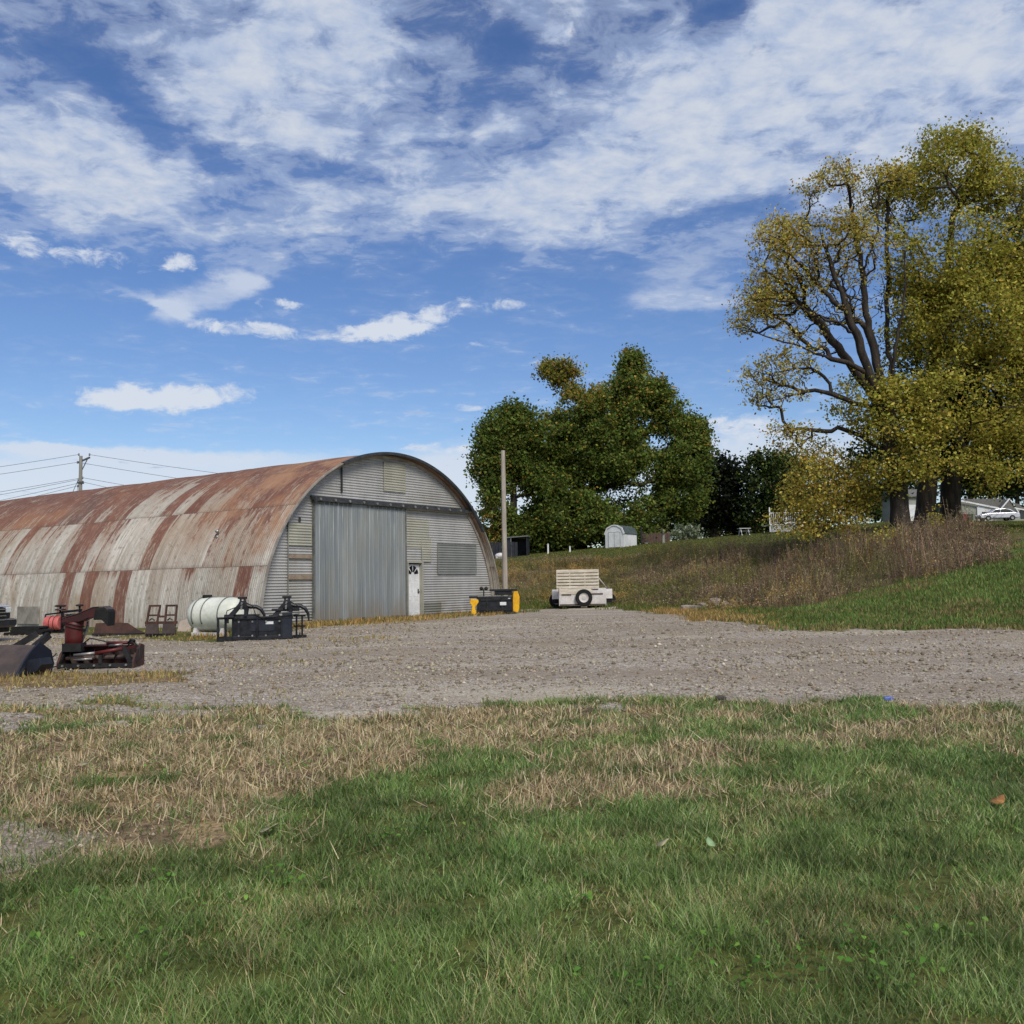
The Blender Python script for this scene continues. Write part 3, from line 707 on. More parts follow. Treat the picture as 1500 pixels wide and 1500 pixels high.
def tree(name, label, base, trunk_pts, trunk_r, clumps, nleaf, crad, lsize, colfn, bark, group=None, cat='tree', rtip=.012, sag=0., pw=.46, sides=6, leafprob=None, curl=.35, limbs=()):
    base = np.array(base, float)
    root = thing(name, label, cat, base, 0, group)
    # skeleton
    tp = [base + np.array([0, 0, -.3])] + [np.array(p, float) for p in trunk_pts]
    pts = []; par = []
    dense = []
    for a, b in zip(tp[:-1], tp[1:]):
        k = max(2, int(np.linalg.norm(b - a) / .6))
        for i in range(k): dense.append(a + (b - a) * i / k)
    dense.append(tp[-1]); dense = np.array(dense)
    for i in range(1, 3):
        dense[1:-1] = dense[1:-1] * .5 + (dense[:-2] + dense[2:]) * .25
    for i, p in enumerate(dense): pts.append(p); par.append(i - 1)
    chains = [list(range(len(dense)))]
    order = np.argsort(np.linalg.norm(clumps - np.array([dense[-1][0], dense[-1][1], 0]), axis=1) + .5 * np.abs(clumps[:, 2] - dense[len(dense) // 2:, 2].mean()))
    cap = len(dense) + len(clumps) * 7; PA = np.zeros((cap, 3)); PA[:len(pts)] = pts; nP = len(pts)
    depth_len = list(np.concatenate([[0], np.cumsum(np.linalg.norm(np.diff(dense, axis=0), axis=1))]))
    cap += 60 * len(limbs); PA = np.concatenate([PA, np.zeros((60 * len(limbs), 3))]); LR = np.zeros(cap)
    DL = np.zeros(cap); DL[:nP] = depth_len
    for lp, lr in limbs:
        lp = np.array(lp, float); seg = np.concatenate([[0], np.cumsum(np.linalg.norm(np.diff(lp, axis=0), axis=1))]); kk = int(seg[-1] / .45) + 2
        q = np.stack([np.interp(np.linspace(0, seg[-1], kk), seg, lp[:, i]) for i in range(3)], 1)
        for _ in range(3): q[1:-1] = q[1:-1] * .4 + (q[:-2] + q[2:]) * .3
        q[1:] += R.normal(0, .035, q[1:].shape) + np.cumsum(R.normal(0, .02, q[1:].shape), 0)
        j = int(np.argmin(np.linalg.norm(PA[:nP] - q[0], axis=1))); ch = [j]; prev = j
        for i, p in enumerate(q):
            if i == 0 and np.linalg.norm(p - PA[j]) < .35: continue
            PA[nP] = p; par.append(prev); DL[nP] = DL[prev] + .45; LR[nP] = lr * (1 - .72 * i / len(q)); ch.append(nP); prev = nP; nP += 1
        chains.append(ch)
    tips = []
    start = max(1, int(len(dense) * .35))
    for ci in order:
        c = clumps[ci]
        dd = np.linalg.norm(PA[start:nP] - c, axis=1) + .22 * DL[start:nP] + np.where(PA[start:nP, 2] > c[2] + .3, .9 * (PA[start:nP, 2] - c[2]), 0)
        j = int(np.argmin(dd)) + start; p = PA[j]; L = np.linalg.norm(c - p)
        if L < .05: continue
        pd = p - PA[par[j]] if par[j] >= 0 else np.array([0, 0, 1.]); pd = pd / (np.linalg.norm(pd) + 1e-9)
        k = int(np.clip(L / .5, 2, 6)); ctrl = p + (pd * .6 + np.array([0, 0, .35]) + R.normal(0, curl, 3)) * L * .45
        ch = [j]; prev = j
        for i in range(1, k + 1):
            t = i / k; q = p * (1 - t) ** 2 + ctrl * 2 * t * (1 - t) + c * t * t
            if i < k: q = q + R.normal(0, .05 * L / k + .01, 3)
            PA[nP] = q; par.append(prev); DL[nP] = DL[prev] + L / k; ch.append(nP); prev = nP; nP += 1
        chains.append(ch); tips.append((prev, ci))
    cnt = np.zeros(nP)
    for t, _ in tips: cnt[t] += 1
    for i in range(nP - 1, 0, -1):
        if par[i] >= 0: cnt[par[i]] += cnt[i]
    rad = rtip * np.maximum(cnt, 1) ** pw
    # scale so the trunk's foot has the asked radius, tips keep theirs
    e = math.log(max(trunk_r / rtip, 1.01)) / math.log(max(cnt[0], 2)); rad = rtip * np.maximum(cnt, 1) ** e
    rad = np.maximum(rad, LR[:nP]) if len(limbs) else rad
    if len(limbs): rad[:len(dense)] = np.maximum(rad[:len(dense)], trunk_r * np.linspace(1, .45, len(dense)))
    rad[0] *= 1.35; rad[1] *= 1.15
    mb_v = []; mb_f = []; off = 0
    for ci_, ch in enumerate(chains):
        pth = PA[ch]; rr = rad[ch].copy()
        if ci_ > 0: rr[0] = min(rr[0], rr[1] * 1.25)
        n = 10 if ci_ == 0 else (sides if rr[1] > .04 else 4)
        t = np.gradient(pth, axis=0); t /= np.linalg.norm(t, axis=1)[:, None] + 1e-9
        a = np.cross(t, np.array([.3, .2, .1]) + np.array([0, 0, 1.]) * (np.abs(t[:, 2:3]) < .9) + np.array([1., 0, 0]) * (np.abs(t[:, 2:3]) >= .9)); a /= np.linalg.norm(a, axis=1)[:, None] + 1e-9
        b = np.cross(t, a); w = 2 * PI * np.arange(n) / n
        ring = pth[:, None] + rr[:, None, None] * (a[:, None] * np.cos(w)[None, :, None] + b[:, None] * np.sin(w)[None, :, None])
        if ci_ == 0: ring = pth[:, None] + (ring - pth[:, None]) * (1 + .12 * np.sin(3 * w + 1)[None, :, None])
        mb_v.append(ring.reshape(-1, 3)); k = len(pth)
        idx = np.arange(k * n).reshape(k, n) + off
        mb_f.append(np.stack([idx[:-1], np.roll(idx[:-1], -1, 1), np.roll(idx[1:], -1, 1), idx[1:]], -1).reshape(-1, 4)); off += k * n
    npmesh('trunk', np.concatenate(mb_v) - base, np.concatenate(mb_f), bark, root, None, True)
    tc = clumps[[c for _, c in tips]] if tips else clumps
    if leafprob is not None: tc = tc[R.random(len(tc)) < leafprob(tc)]
    n = len(tc) * nleaf
    P = np.repeat(tc, nleaf, 0) + R.normal(0, 1, (n, 3)) * np.array([crad, crad, crad * .75]) * R.uniform(.5, 1.15, (n, 1))
    P[:, 2] -= sag * R.random(n)
    col = colfn(P, np.repeat(R.random(len(tc)), nleaf))
    v, f = leaf_quads(P, R.uniform(.5, 1.0, n) ** 1.3 * 1.55 * lsize, R, .3)
    npmesh('crown', v - base, f, M['leaf'], root, ('col', np.concatenate([np.repeat(col, 4, 0), np.ones((n * 4, 1))], 1)))
    return root
def mixcol(P, r, A, B, fn, jit=.2):
    n = len(P); a = pal(n, A, [1] * len(A), jit); b = pal(n, B, [1] * len(B), jit)
    f = R.random(n) < fn(P, r); a[f] = b[f]; return a * (.8 + .45 * r)[:, None]

GREEN = [(92, 108, 50), (104, 120, 54), (78, 94, 44), (120, 130, 64)]
DKGREEN = [(48, 60, 34), (56, 70, 38), (42, 54, 32)]
OLIVE = [(152, 144, 64), (164, 154, 68), (140, 136, 62)]
YEL = [(190, 172, 76), (174, 160, 70), (206, 188, 98), (156, 146, 66)]
ORG = [(164, 130, 64), (172, 142, 68), (140, 114, 56)]

# the pair of large yellowing trees on the right
def top_is(z0, z1): return lambda P, r: sstep(z0, z1, P[:, 2])
b1 = G(1318, 782)
def basept(px, py, Y):
    p = at(px, py, Y); return np.array([p[0], Y, float(gz(p[0], Y))])
YT = 46.
b1 = basept(1318, 778, YT); b2 = basept(1352, 778, YT + 1.5); b3 = basept(1390, 772, YT + 4)
def L_(*pts): return [at(px, py, YT + dy) for px, py, dy in pts]
limbs1 = [(L_((1312, 700, 0), (1296, 640, -.3), (1282, 580, -.6), (1262, 520, -.9), (1240, 460, -1), (1218, 400, -1), (1196, 340, -1.2)), .20),
          (L_((1306, 660, 0), (1290, 560, .3), (1272, 480, .6), (1262, 400, .8), (1252, 330, 1), (1240, 270, 1)), .19),
          (L_((1306, 640, 0), (1304, 540, .8), (1300, 460, 1.2), (1304, 390, 1.4), (1300, 300, 1.5)), .19),
          (L_((1306, 600, 0), (1312, 520, -.5), (1326, 440, -.8), (1330, 370, -.8)), .15),
          (L_((1290, 590, 0), (1262, 560, 0), (1230, 510, .3), (1200, 470, .6), (1160, 430, .8), (1125, 400, .9)), .14),
          (L_((1272, 545, -.6), (1240, 530, -.9), (1205, 525, -1.2), (1165, 505, -1.4), (1120, 500, -1.6), (1085, 480, -1.7)), .10),
          (L_((1288, 600, 0), (1256, 596, -.2), (1222, 572, -.4), (1186, 568, -.5), (1150, 582, -.6), (1118, 590, -.6)), .10),
          (L_((1296, 660, 0), (1262, 640, .2), (1232, 622, .4), (1205, 640, .5), (1180, 628, .5), (1150, 632, .5)), .085),
          (L_((1222, 572, -.4), (1210, 548, -.6), (1180, 535, -.8), (1140, 545, -.9)), .06),
          (L_((1240, 460, -1), (1214, 436, -.6), (1180, 400, -.3), (1150, 370, 0), (1135, 345, .1)), .08),
          (L_((1262, 400, .8), (1284, 350, .5), (1290, 300, .3), (1282, 262, .2)), .07)]
limbs1 = [(a_, r_ * .72) for a_, r_ in limbs1]
c1 = np.concatenate([lobed(
    ellipsoids([(1210, 330, 70, 75, 1.0, 0), (1290, 300, 60, 60, 1.1, 1), (1140, 390, 60, 80, 1.0, 0), (1120, 470, 50, 60, 1.0, -.5), (1190, 450, 75, 80, .9, .5), (1265, 400, 55, 80, .6, 0), (1225, 262, 35, 28, .9, 0), (1160, 520, 60, 40, .6, -.6)], YT, 2600, 1.0, .3), .6, .51, 91),
    ellipsoids([(1140, 575, 45, 28, .8, 0), (1160, 640, 40, 24, .9, -.2), (1110, 560, 30, 30, .6, 0)], YT, 150, 1.0, .2)])
_cc = at(1278, 500, YT)
lp1 = lambda C: np.clip(-.12 + .75 * sstep(2.0, 5.0, np.hypot(C[:, 0] - _cc[0], (C[:, 2] - _cc[2]) * .75)) + .30 * fbm(C[:, 0] * .5, C[:, 2] * .5, 66) + .15 * sstep(13, 18, C[:, 2]) - .35 * sstep(9.5, 7, C[:, 2]), 0.12, 1)
tree('yellowing_tree', 'tall tree with forked bare dark limbs and thin yellow leaves against the sky', b1,
     [at(1316, 720, YT), at(1310, 660, YT), at(1304, 600, YT), at(1300, 570, YT)], .42, c1, 21, .27, .125,
     lambda P, r: mixcol(P, r, YEL + [(186, 176, 88), (168, 162, 76)], ORG + [(196, 184, 126)], lambda P, r: .3), M['bark_dark'], 'large yellowing trees at the lawn edge', leafprob=lp1, curl=.3, limbs=limbs1, rtip=.011)
c2 = lobed(ellipsoids([(1400, 250, 85, 60, .75, 0), (1330, 300, 60, 60, .8, 0), (1470, 330, 100, 100, 1, 0), (1385, 370, 85, 90, 1.1, -1), (1420, 470, 90, 80, 1.2, -1.5), (1345, 480, 60, 70, .8, -.5), (1500, 480, 90, 100, 1.1, 0), (1560, 380, 80, 140, 1, 0),
                 (1330, 610, 75, 55, 1.0, -2), (1270, 590, 55, 45, .7, -1.5), (1400, 570, 80, 50, .9, -2), (1480, 600, 70, 60, .9, -2), (1400, 210, 60, 26, .5, 0), (1565, 570, 80, 100, 1, 0), (1360, 680, 60, 25, .5, -2.4), (1460, 680, 55, 40, .7, -2.2), (1300, 690, 40, 30, .5, -2)], YT + 1.5, 2300, .85, .4), .5, .44, 25)
tree('yellowing_tree', 'tallest tree on the right, broad crown of dense yellow green leaves', b2,
     [at(1358, 700, YT + 1.5), at(1362, 620, YT + 1.5), at(1368, 520, YT + 1.5), at(1385, 420, YT + 1.5), at(1395, 320, YT + 1.5)], .46, c2, 66, .42, .15,
     lambda P, r: mixcol(P, r, OLIVE + [(182, 178, 82), (162, 164, 72)], YEL + [(96, 104, 48)], lambda P, r: np.clip(.22 + .3 * sstep(13, 6, P[:, 2]) + .2 * (r > .7), 0, 1)), M['bark_dark'], 'large yellowing trees at the lawn edge')
c3 = ellipsoids([(1480, 560, 110, 120, 1, 4), (1420, 620, 90, 80, 1, 3), (1540, 640, 90, 80, 1, 3), (1370, 640, 60, 60, 1, 3), (1480, 690, 100, 30, .7, 3), (1290, 690, 55, 50, .7, 3), (1370, 560, 70, 80, 1, 3)], YT + 2, 700, .8, .4)
tree('dark_green_tree', 'dark green tree with thick dark trunk standing behind the yellow trees', b3,
     [at(1392, 700, YT + 4), at(1400, 640, YT + 4), at(1420, 560, YT + 4)], .5, c3, 42, .55, .21,
     lambda P, r: mixcol(P, r, DKGREEN, GREEN, lambda P, r: .25), M['bark_dark'])
bs = basept(1195, 795, 47)
cs = ellipsoids([(1195, 720, 55, 60, 1, 0), (1160, 755, 30, 28, .8, 0), (1240, 745, 38, 45, 1, 0), (1205, 670, 32, 30, .8, 0), (1265, 700, 30, 40, .7, 0), (1175, 780, 40, 14, .5, -.5)], 47, 330, .9, .3)
tree('yellow_sapling', 'bushy young tree with bright yellow leaves in front of the white deck', bs, [bs + np.array([.05, 0, 1.0]), at(1200, 720, 47)], .08, cs, 34, .32, .125,
     lambda P, r: mixcol(P, r, YEL + [(168, 150, 66)], OLIVE + ORG, lambda P, r: .4), M['bark'], None, 'tree', .008)

# the trees in the middle distance
YM = 104.
bm = basept(850, 806, YM)
cm = lobed(ellipsoids([(870, 640, 75, 80, 1, 0), (930, 600, 50, 60, 1, 0), (926, 536, 17, 24, .9, 0), (966, 572, 20, 26, .7, 0), (985, 660, 52, 60, 1, 0), (900, 720, 90, 70, 1, 0), (1000, 720, 40, 50, .8, 2), (840, 760, 70, 40, .9, -2), (818, 546, 30, 18, .5, 0), (836, 575, 12, 14, .4, 0), (855, 625, 40, 34, .9, 0), (1015, 640, 24, 30, .7, 0), (894, 568, 16, 22, .7, 0), (996, 606, 14, 20, .7, 0), (800, 690, 35, 50, .7, 0), (905, 775, 60, 25, .7, -3)], YM, 1900, .9, .5), .45, .44, 15)
cm = np.concatenate([cm, ellipsoids([(927, 542, 17, 30, 1, 0), (915, 585, 26, 30, 1, 0), (962, 584, 18, 26, .9, 0), (818, 545, 26, 16, .6, 0), (1012, 645, 22, 26, .7, 0)], YM, 210, .9, .3)])
tree('broadleaf_tree', 'largest green tree of the middle clump, two tall peaks, one with orange tips', bm,
     [at(858, 760, YM), at(868, 700, YM), at(880, 630, YM)], .55, cm, 95, .62, .31,
     lambda P, r: mixcol(P, r, GREEN, ORG + OLIVE, lambda P, r: np.clip(.05 + .45 * sstep(19.5, 22.5, P[:, 2]) * (P[:, 0] < 10) + .10 * sstep(14, 22, P[:, 2]), 0, 1)), M['bark_dark'], rtip=.03)
bl = basept(748, 812, YM - 4)
cl_ = lobed(ellipsoids([(750, 640, 42, 50, 1, 0), (725, 680, 32, 45, 1, 0), (755, 605, 20, 18, .8, 0), (780, 640, 28, 36, .8, 0), (735, 740, 34, 40, .7, 0), (775, 770, 45, 36, .9, 2), (718, 640, 22, 24, .7, 0), (725, 790, 30, 20, .6, 0), (800, 720, 34, 40, .9, 1), (770, 690, 30, 30, .8, 0), (790, 780, 40, 24, .8, 2)], YM - 4, 640, .9, .45), .5, .445, 35)
tree('broadleaf_tree', 'green tree beside the bare wooden pole, lower crown browning', bl, [at(752, 750, YM - 4), at(752, 690, YM - 4), at(750, 640, YM - 4)], .42, cl_, 95, .62, .31,
     lambda P, r: mixcol(P, r, GREEN, ORG, lambda P, r: np.clip(.05 + .35 * sstep(11, 7, P[:, 2]) * (P[:, 0] < -1), 0, 1)), M['bark_dark'], rtip=.03)
bd = basept(1045, 786, 112)
cd = ellipsoids([(1050, 720, 38, 55, 1, 0), (1030, 690, 24, 28, .8, 0), (1070, 700, 20, 26, .7, 0), (1075, 750, 28, 34, .9, 0), (1010, 755, 30, 30, .8, 0)], 112, 300, .9, .4)
tree('dark_tree', 'near black tree at the right end of the middle clump, over the silver bush', bd, [at(1046, 760, 112), at(1048, 700, 112)], .4, cd, 44, .75, .38,
     lambda P, r: mixcol(P, r, [(30, 36, 26), (36, 42, 30), (28, 30, 26)], DKGREEN, lambda P, r: .2), M['bark_dark'], rtip=.03)
be = basept(1125, 780, 108)
ce = ellipsoids([(1125, 710, 36, 50, 1, 0), (1110, 690, 22, 26, .8, 0), (1150, 690, 26, 34, .9, 0), (1140, 745, 34, 34, .9, 0), (1100, 750, 20, 26, .7, 0), (1170, 720, 24, 50, .8, 0)], 108, 300, .9, .4)
tree('dark_tree', 'dark green rounded tree standing apart behind the picnic table', be, [at(1126, 750, 108), at(1128, 700, 108)], .35, ce, 44, .72, .36,
     lambda P, r: mixcol(P, r, DKGREEN, GREEN, lambda P, r: .3), M['bark_dark'], rtip=.03)
# treeline that closes the view behind house, lawn and hangar
rowt = [(700, 800, 30, 22), (735, 800, 30, 20), (790, 790, 36, 28), (830, 795, 30, 22), (965, 776, 30, 16), (1045, 776, 44, 14), (1100, 772, 40, 14), (1180, 740, 40, 60), (1240, 720, 50, 60), (1282, 738, 30, 26), (1300, 715, 45, 60), (1345, 715, 40, 60)]
for k, (px, py, rx, ry) in enumerate(rowt):
    Y = 122. if px > 900 else 112.
    b = basept(px, py + ry, Y); c = ellipsoids([(px, py - ry * .2, rx, ry, 1, 0), (px + rx * .5, py + ry * .3, rx * .6, ry * .7, .8, -1), (px - rx * .5, py + ry * .25, rx * .6, ry * .7, .8, -1)], Y, 70, .9, .4)
    kinds = ['dark bush under the middle trees, nearest the hangar edge', 'dark bush under the middle trees, behind the black shed', 'leafy bush under the middle trees, right of the black shed', 'leafy bush under the middle trees, above the white posts',
             'low dark bush behind the white shed roof', 'dark undergrowth at the foot of the near black tree', 'dark undergrowth behind the picnic table', 'dark tree behind the yellow sapling, beside the white deck', 'dark tree glimpsed behind the yellow sapling crown', 'dark low tree between the yellow sapling and the trunks', 'dark tree behind the two large trunks, left one', 'dark tree behind the two large trunks, right one']
    tree('dark_bush' if k < 7 else 'background_tree', kinds[k], b, [b + np.array([0, 0, .8]), at(px, py, Y)], .15, c, 40, .7, .36,
         lambda P, r: mixcol(P, r, DKGREEN, GREEN, lambda P, r: .45), M['bark_dark'], 'dark growth behind the lawn', 'bush' if k < 7 else 'tree', rtip=.02)
for k, (px, py, rx, ry) in enumerate([(1420, 690, 46, 36), (1490, 690, 60, 40), (1570, 690, 70, 50)]):
    Y = 135.; b = basept(px, 750, Y); c = ellipsoids([(px, py, rx, ry, 1, 0), (px + 20, py + 20, rx, ry * .6, 1, 2)], Y, 110, .9, .4)
    tree('background_tree', ['dark tree rising directly over the grey house roof, left end', 'dark tree behind the pointed gable of the grey house', 'dark tree beyond the right end of the grey house'][k], b, [b + np.array([0, 0, 2.]), at(px, py, Y)], .3, c, 46, .8, .42,
         lambda P, r: mixcol(P, r, DKGREEN, GREEN, lambda P, r: .45), M['bark_dark'], 'dark trees behind the house', rtip=.03)
# shrubs
def shrub(name, label, px, py, rx, ry, Y, A, B, n=60, nl=24, cr=.22, ls=.12, bf=.3, group=None, bark=None):
    b = basept(px, py + ry, Y); c = ellipsoids([(px, py, rx, ry, 1, 0), (px - rx * .4, py + ry * .3, rx * .6, ry * .7, .7, 0), (px + rx * .4, py + ry * .2, rx * .6, ry * .8, .7, 0)], Y, n, .9, .2)
    c[:, 2] = np.maximum(c[:, 2], gz(c[:, 0], c[:, 1]) + .1)
    tree(name, label, b, [b + np.array([0, 0, .25]), at(px, py, Y)], .03, c, nl, cr, ls, lambda P, r: mixcol(P, r, A, B, lambda P, r: bf), bark or M['bark'], group, 'bush', rtip=.006)
YG = [(190, 178, 72), (172, 164, 68), (206, 192, 88)]
shrub('yellow_shrub', 'broad yellow green shrub in the weeds below the two trunks', 1306, 798, 36, 20, 41.0, YG, YEL, 90, 22, .22, .11, .3, 'yellow shrubs among the weeds')
shrub('yellow_shrub', 'low yellow shrub in the weeds, under the thick dark trunk', 1378, 782, 32, 15, 42.5, YG, YEL, 70, 20, .2, .11, .3, 'yellow shrubs among the weeds')
shrub('yellow_shrub', 'slim yellow sprig standing right before the large trunks', 1368, 758, 7, 18, 43, YG, YEL, 16, 16, .14, .1, .3, 'yellow shrubs among the weeds')
shrub('yellow_shrub', 'small lime yellow tuft in the lawn before the grey house', 1428, 775, 9, 5, 47, [(170, 170, 60), (150, 156, 56)], YEL, 16, 18, .13, .09, .3, 'yellow shrubs among the weeds')
shrub('silver_bush', 'pale silvery bush on the hilltop below the near black tree', 1005, 783, 22, 11, 104, [(134, 144, 118), (118, 130, 100)], [(156, 164, 140)], 60, 24, .45, .3, .3)
bt = basept(972, 797, 96)
ct = ellipsoids([(968, 774, 8, 8, 1, 0), (976, 772, 6, 8, 1, 0)], 96, 10, .8, .3)
tree('bare_tree', 'small pale forked trunk between white shed and silver bush', bt, [bt + np.array([0, 0, .7]), at(972, 782, 96)], .13, ct, 3, .3, .25, lambda P, r: mixcol(P, r, GREEN, OLIVE, lambda P, r: .4), M['grey_pole'])

# ------------------------------------------------------------------ the quonset hangar
HA, HB, HL = 6.61, 6.36, 46.0
HZ = .33
hut = thing('quonset_hut', 'long rusty arched corrugated steel shed with grey front wall', 'shed', (-4.706, 36.677, HZ), math.radians(54.497))
OV = .35
def arch(phi, a=HA, b=HB): return (-a * math.cos(phi), b * math.sin(phi))
def build_shell():
    ys = np.arange(-OV, HL, .025); nphi = 64
    ph = np.linspace(0, PI, nphi); x0 = -HA * np.cos(ph); z0 = HB * np.sin(ph)
    x0 = np.concatenate([[-HA], x0, [HA]]); z0 = np.concatenate([[-.9], z0, [-.9]])
    nx = np.concatenate([[-1], -np.cos(ph) / HA * HB, [1]]); nz = np.concatenate([[0], np.sin(ph), [0]]); L = np.hypot(nx, nz); nx /= L; nz /= L
    arc = np.concatenate([[0], np.cumsum(np.hypot(np.diff(x0), np.diff(z0)))]) - .9
    arc = np.minimum(arc, arc.max() - .9 - arc)           # the far side mirrors the near one
    off = .016 * np.sin(2 * PI * ys / .1)
    dent = (fbm(ys[:, None] * .5 + 0 * x0[None], arc[None] * .6 + 0 * ys[:, None] + (np.arange(len(x0))[None] > 33) * 50, 808) - .5) * .10
    o = off[:, None] + dent
    # sheets overlap like shingles at every seam
    o = o + .010 * (1 - np.mod((arc + .4) / 2.45, 1))[None]
    X = x0[None] + nx[None] * o; Z = z0[None] + nz[None] * o; Yv = np.repeat(ys[:, None], len(x0), 1)
    v = np.stack([X, Yv, Z], -1).reshape(-1, 3); n, m = X.shape; I = np.arange(n * m).reshape(n, m)
    f = np.stack([I[:-1, :-1], I[:-1, 1:], I[1:, 1:], I[1:, :-1]], -1).reshape(-1, 4)
    uv = np.stack([Yv + OV, np.repeat(arc[None], n, 0)], -1).reshape(-1, 2)
    npmesh('roof', v, f, M['shell'], hut, None, True, uv)
build_shell()
def build_front():
    zs = np.arange(-.6, HB - .02, .0125)
    dx0, dx1, dz = .86, 1.70, 2.16                       # opening of the walk door
    V = []; Fq = []
    def strip(xa, xb, zz):
        nonlocal V, Fq
        k = 6; n = len(zz); o = sum(len(q) for q in V)
        t = np.linspace(0, 1, k); X = xa[:, None] * (1 - t) + xb[:, None] * t
        Yv = (-.016 * np.sin(2 * PI * zz / .1))[:, None] + 0 * X + (fbm(X * .5, zz[:, None] * .7 + 0 * X, 91) - .5) * .05
        V.append(np.stack([X, Yv, zz[:, None] + 0 * X], -1).reshape(-1, 3)); I = np.arange(n * k).reshape(n, k) + o
        Fq.append(np.stack([I[:-1, :-1], I[:-1, 1:], I[1:, 1:], I[1:, :-1]], -1).reshape(-1, 4))
    half = np.where(zs < 0, HA, HA * np.sqrt(np.clip(1 - (zs / HB) ** 2, 0.0, 1))) - .02
    lo = zs <= dz + 1e-6; hi = zs >= dz - .0126
    strip(-half[lo], np.full(lo.sum(), dx0), zs[lo]); strip(np.full(lo.sum(), dx1), half[lo], zs[lo]); strip(-half[hi], half[hi], zs[hi])
    npmesh('front_wall', np.concatenate(V), np.concatenate(Fq), M['facade'], hut, None, True)
build_front()
# rear wall
MB().prism([(-HA + .05, -.6)] + [arch(p, HA - .05, HB - .05) for p in np.linspace(0, PI, 40)] + [(HA - .05, -.6)], HL - .3, HL - .25).build('rear_wall', M['facade'], hut)
# arch trim: pale rim strip inside the overhang and edge, darkened over the crown
def arch_strip(name, a, b, y0, y1, t, mat, p0=0, p1=PI):
    mb = MB(); n = 60; vs = []
    for p in np.linspace(p0, p1, n):
        for (aa, bb, y) in ((a, b, y0), (a, b, y1), (a - t, b - t, y1), (a - t, b - t, y0)):
            x, z = arch(p, aa, bb); vs.append((x, y, z))
    mb.add(vs, [(i * 4 + j, i * 4 + (j + 1) % 4, (i + 1) * 4 + (j + 1) % 4, (i + 1) * 4 + j) for i in range(n - 1) for j in range(4)])
    return mb.build(name, mat, hut, 'auto')
arch_strip('arch_rib', HA - .05, HB - .05, -.06, -.02, .12, M['trim'])
arch_strip('edge_trim', HA + .05, HB + .05, -OV - .04, -OV + .10, .10, M['rail'], 1.12, 2.55)  # dark arc over the crown stands in for the shadow under the overhang
arch_strip('edge_trim', HA + .035, HB + .035, -OV - .03, -OV + .05, .05, M['trim'], 0, 1.115)
arch_strip('edge_trim', HA + .035, HB + .035, -OV - .03, -OV + .05, .05, M['trim'], 2.555, PI)
# sliding door
def build_sliding():
    x0, x1, z0, z1 = -4.08, .70, .02, 4.30
    d = MB(); xs = []; prof = []
    x = 0
    ribs = np.arange(0, x1 - x0 - .02, .2305)
    pts = []
    for r in ribs:
        for dx, dy in ((0, 0), (.015, -.022), (.045, -.022), (.06, 0)): pts.append((x0 + r + dx, dy))
        for q in (.10, .105, .115, .12, .165, .17, .18, .185): pts.append((x0 + r + q, -.005 if q in (.105, .115, .17, .18) else 0))
    pts.append((x1, 0)); pts = np.array(pts); n = len(pts)
    zz = np.linspace(z0, z1, 12); V = []
    for z in zz:
        warp = (fbm(pts[:, 0] * .6, np.full(n, z * .5), 77) - .5) * .10
        V.append(np.stack([pts[:, 0], -.11 + pts[:, 1] * .6 + warp, np.full(n, z)], -1))
    V = np.concatenate(V); I = np.arange(len(V)).reshape(12, n)
    f = np.stack([I[:-1, :-1], I[:-1, 1:], I[1:, 1:], I[1:, :-1]], -1).reshape(-1, 4)
    o = npmesh('sliding_door', V, f, M['door'], hut)
    e = MB()
    for (a, b, c, d_) in ((x0 - .03, x0 + .012, z0, z1), (x1 - .012, x1 + .03, z0, z1)): e.box(((a + b) / 2, -.10, (c + d_) / 2), (b - a, .10, d_ - c))
    e.box(((x0 + x1) / 2, -.085, z0 + .05), (x1 - x0, .05, .1)); e.box(((x0 + x1) / 2, -.085, z1 - .05), (x1 - x0, .05, .1))
    e.build('door_frame', M['strap'], o)
build_sliding()
t = MB(); t.box((.46, -.15, 4.39), (9.3, .16, .10)); t.box((.46, -.225, 4.335), (9.3, .03, .07)); t.box((.46, -.06, 4.46), (9.3, .10, .05))
trk = t.build('door_track', M['rail'], hut)
for k in range(13):
    MB().lathe([(0, -.02), (.05, -.02), (.05, .02), (0, .02)], (-3.9 + k * .72, -.255, 4.375), 'y', 12).build('track_bracket', M['steel'], trk)
MB().box((-4.14, -.22, 4.33), (.06, .10, .22)).build('track_stop', M['rail'], trk)
# walk door in its recess
fr = MB(); fr.box((.835, -.02, 1.08), (.06, .20, 2.16)); fr.box((1.72, -.02, 1.08), (.08, .20, 2.16)); fr.box((1.275, -.02, 2.20), (.97, .20, .09))
wf = fr.build('door_surround', M['patch_pale'], hut)
DX = 1.265
wd = MB(); wd.box((DX, .055, 1.06), (.82, .05, 2.08)); wdo = wd.build('walk_door', M['white'], hut, False, .004)
pl = MB()
for (cx, cz, w, h) in ((DX - .18, .45, .24, .5), (DX + .18, .45, .24, .5), (DX - .18, 1.15, .24, .62), (DX + .18, 1.15, .24, .62)):
    for a in (-1, 1): pl.box((cx + a * w / 2, .027, cz), (.018, .012, h)); pl.box((cx, .026, cz + a * h / 2), (w, .012, .018))
pl.build('door_moulding', M['white'], wdo)
for k in range(4):
    a0 = PI * k / 4 + .10; a1 = PI * (k + 1) / 4 - .10
    pts = [(DX + r * math.cos(a), 1.70 + r * 1.05 * math.sin(a)) for r, a in [(.10, a0), (.33, a0)] + [(.33, a0 + (a1 - a0) * q / 5) for q in range(1, 6)] + [(.10, a1)]]
    MB().prism(pts, .018, .034).build('fan_pane', M['glass_dark'], wdo)
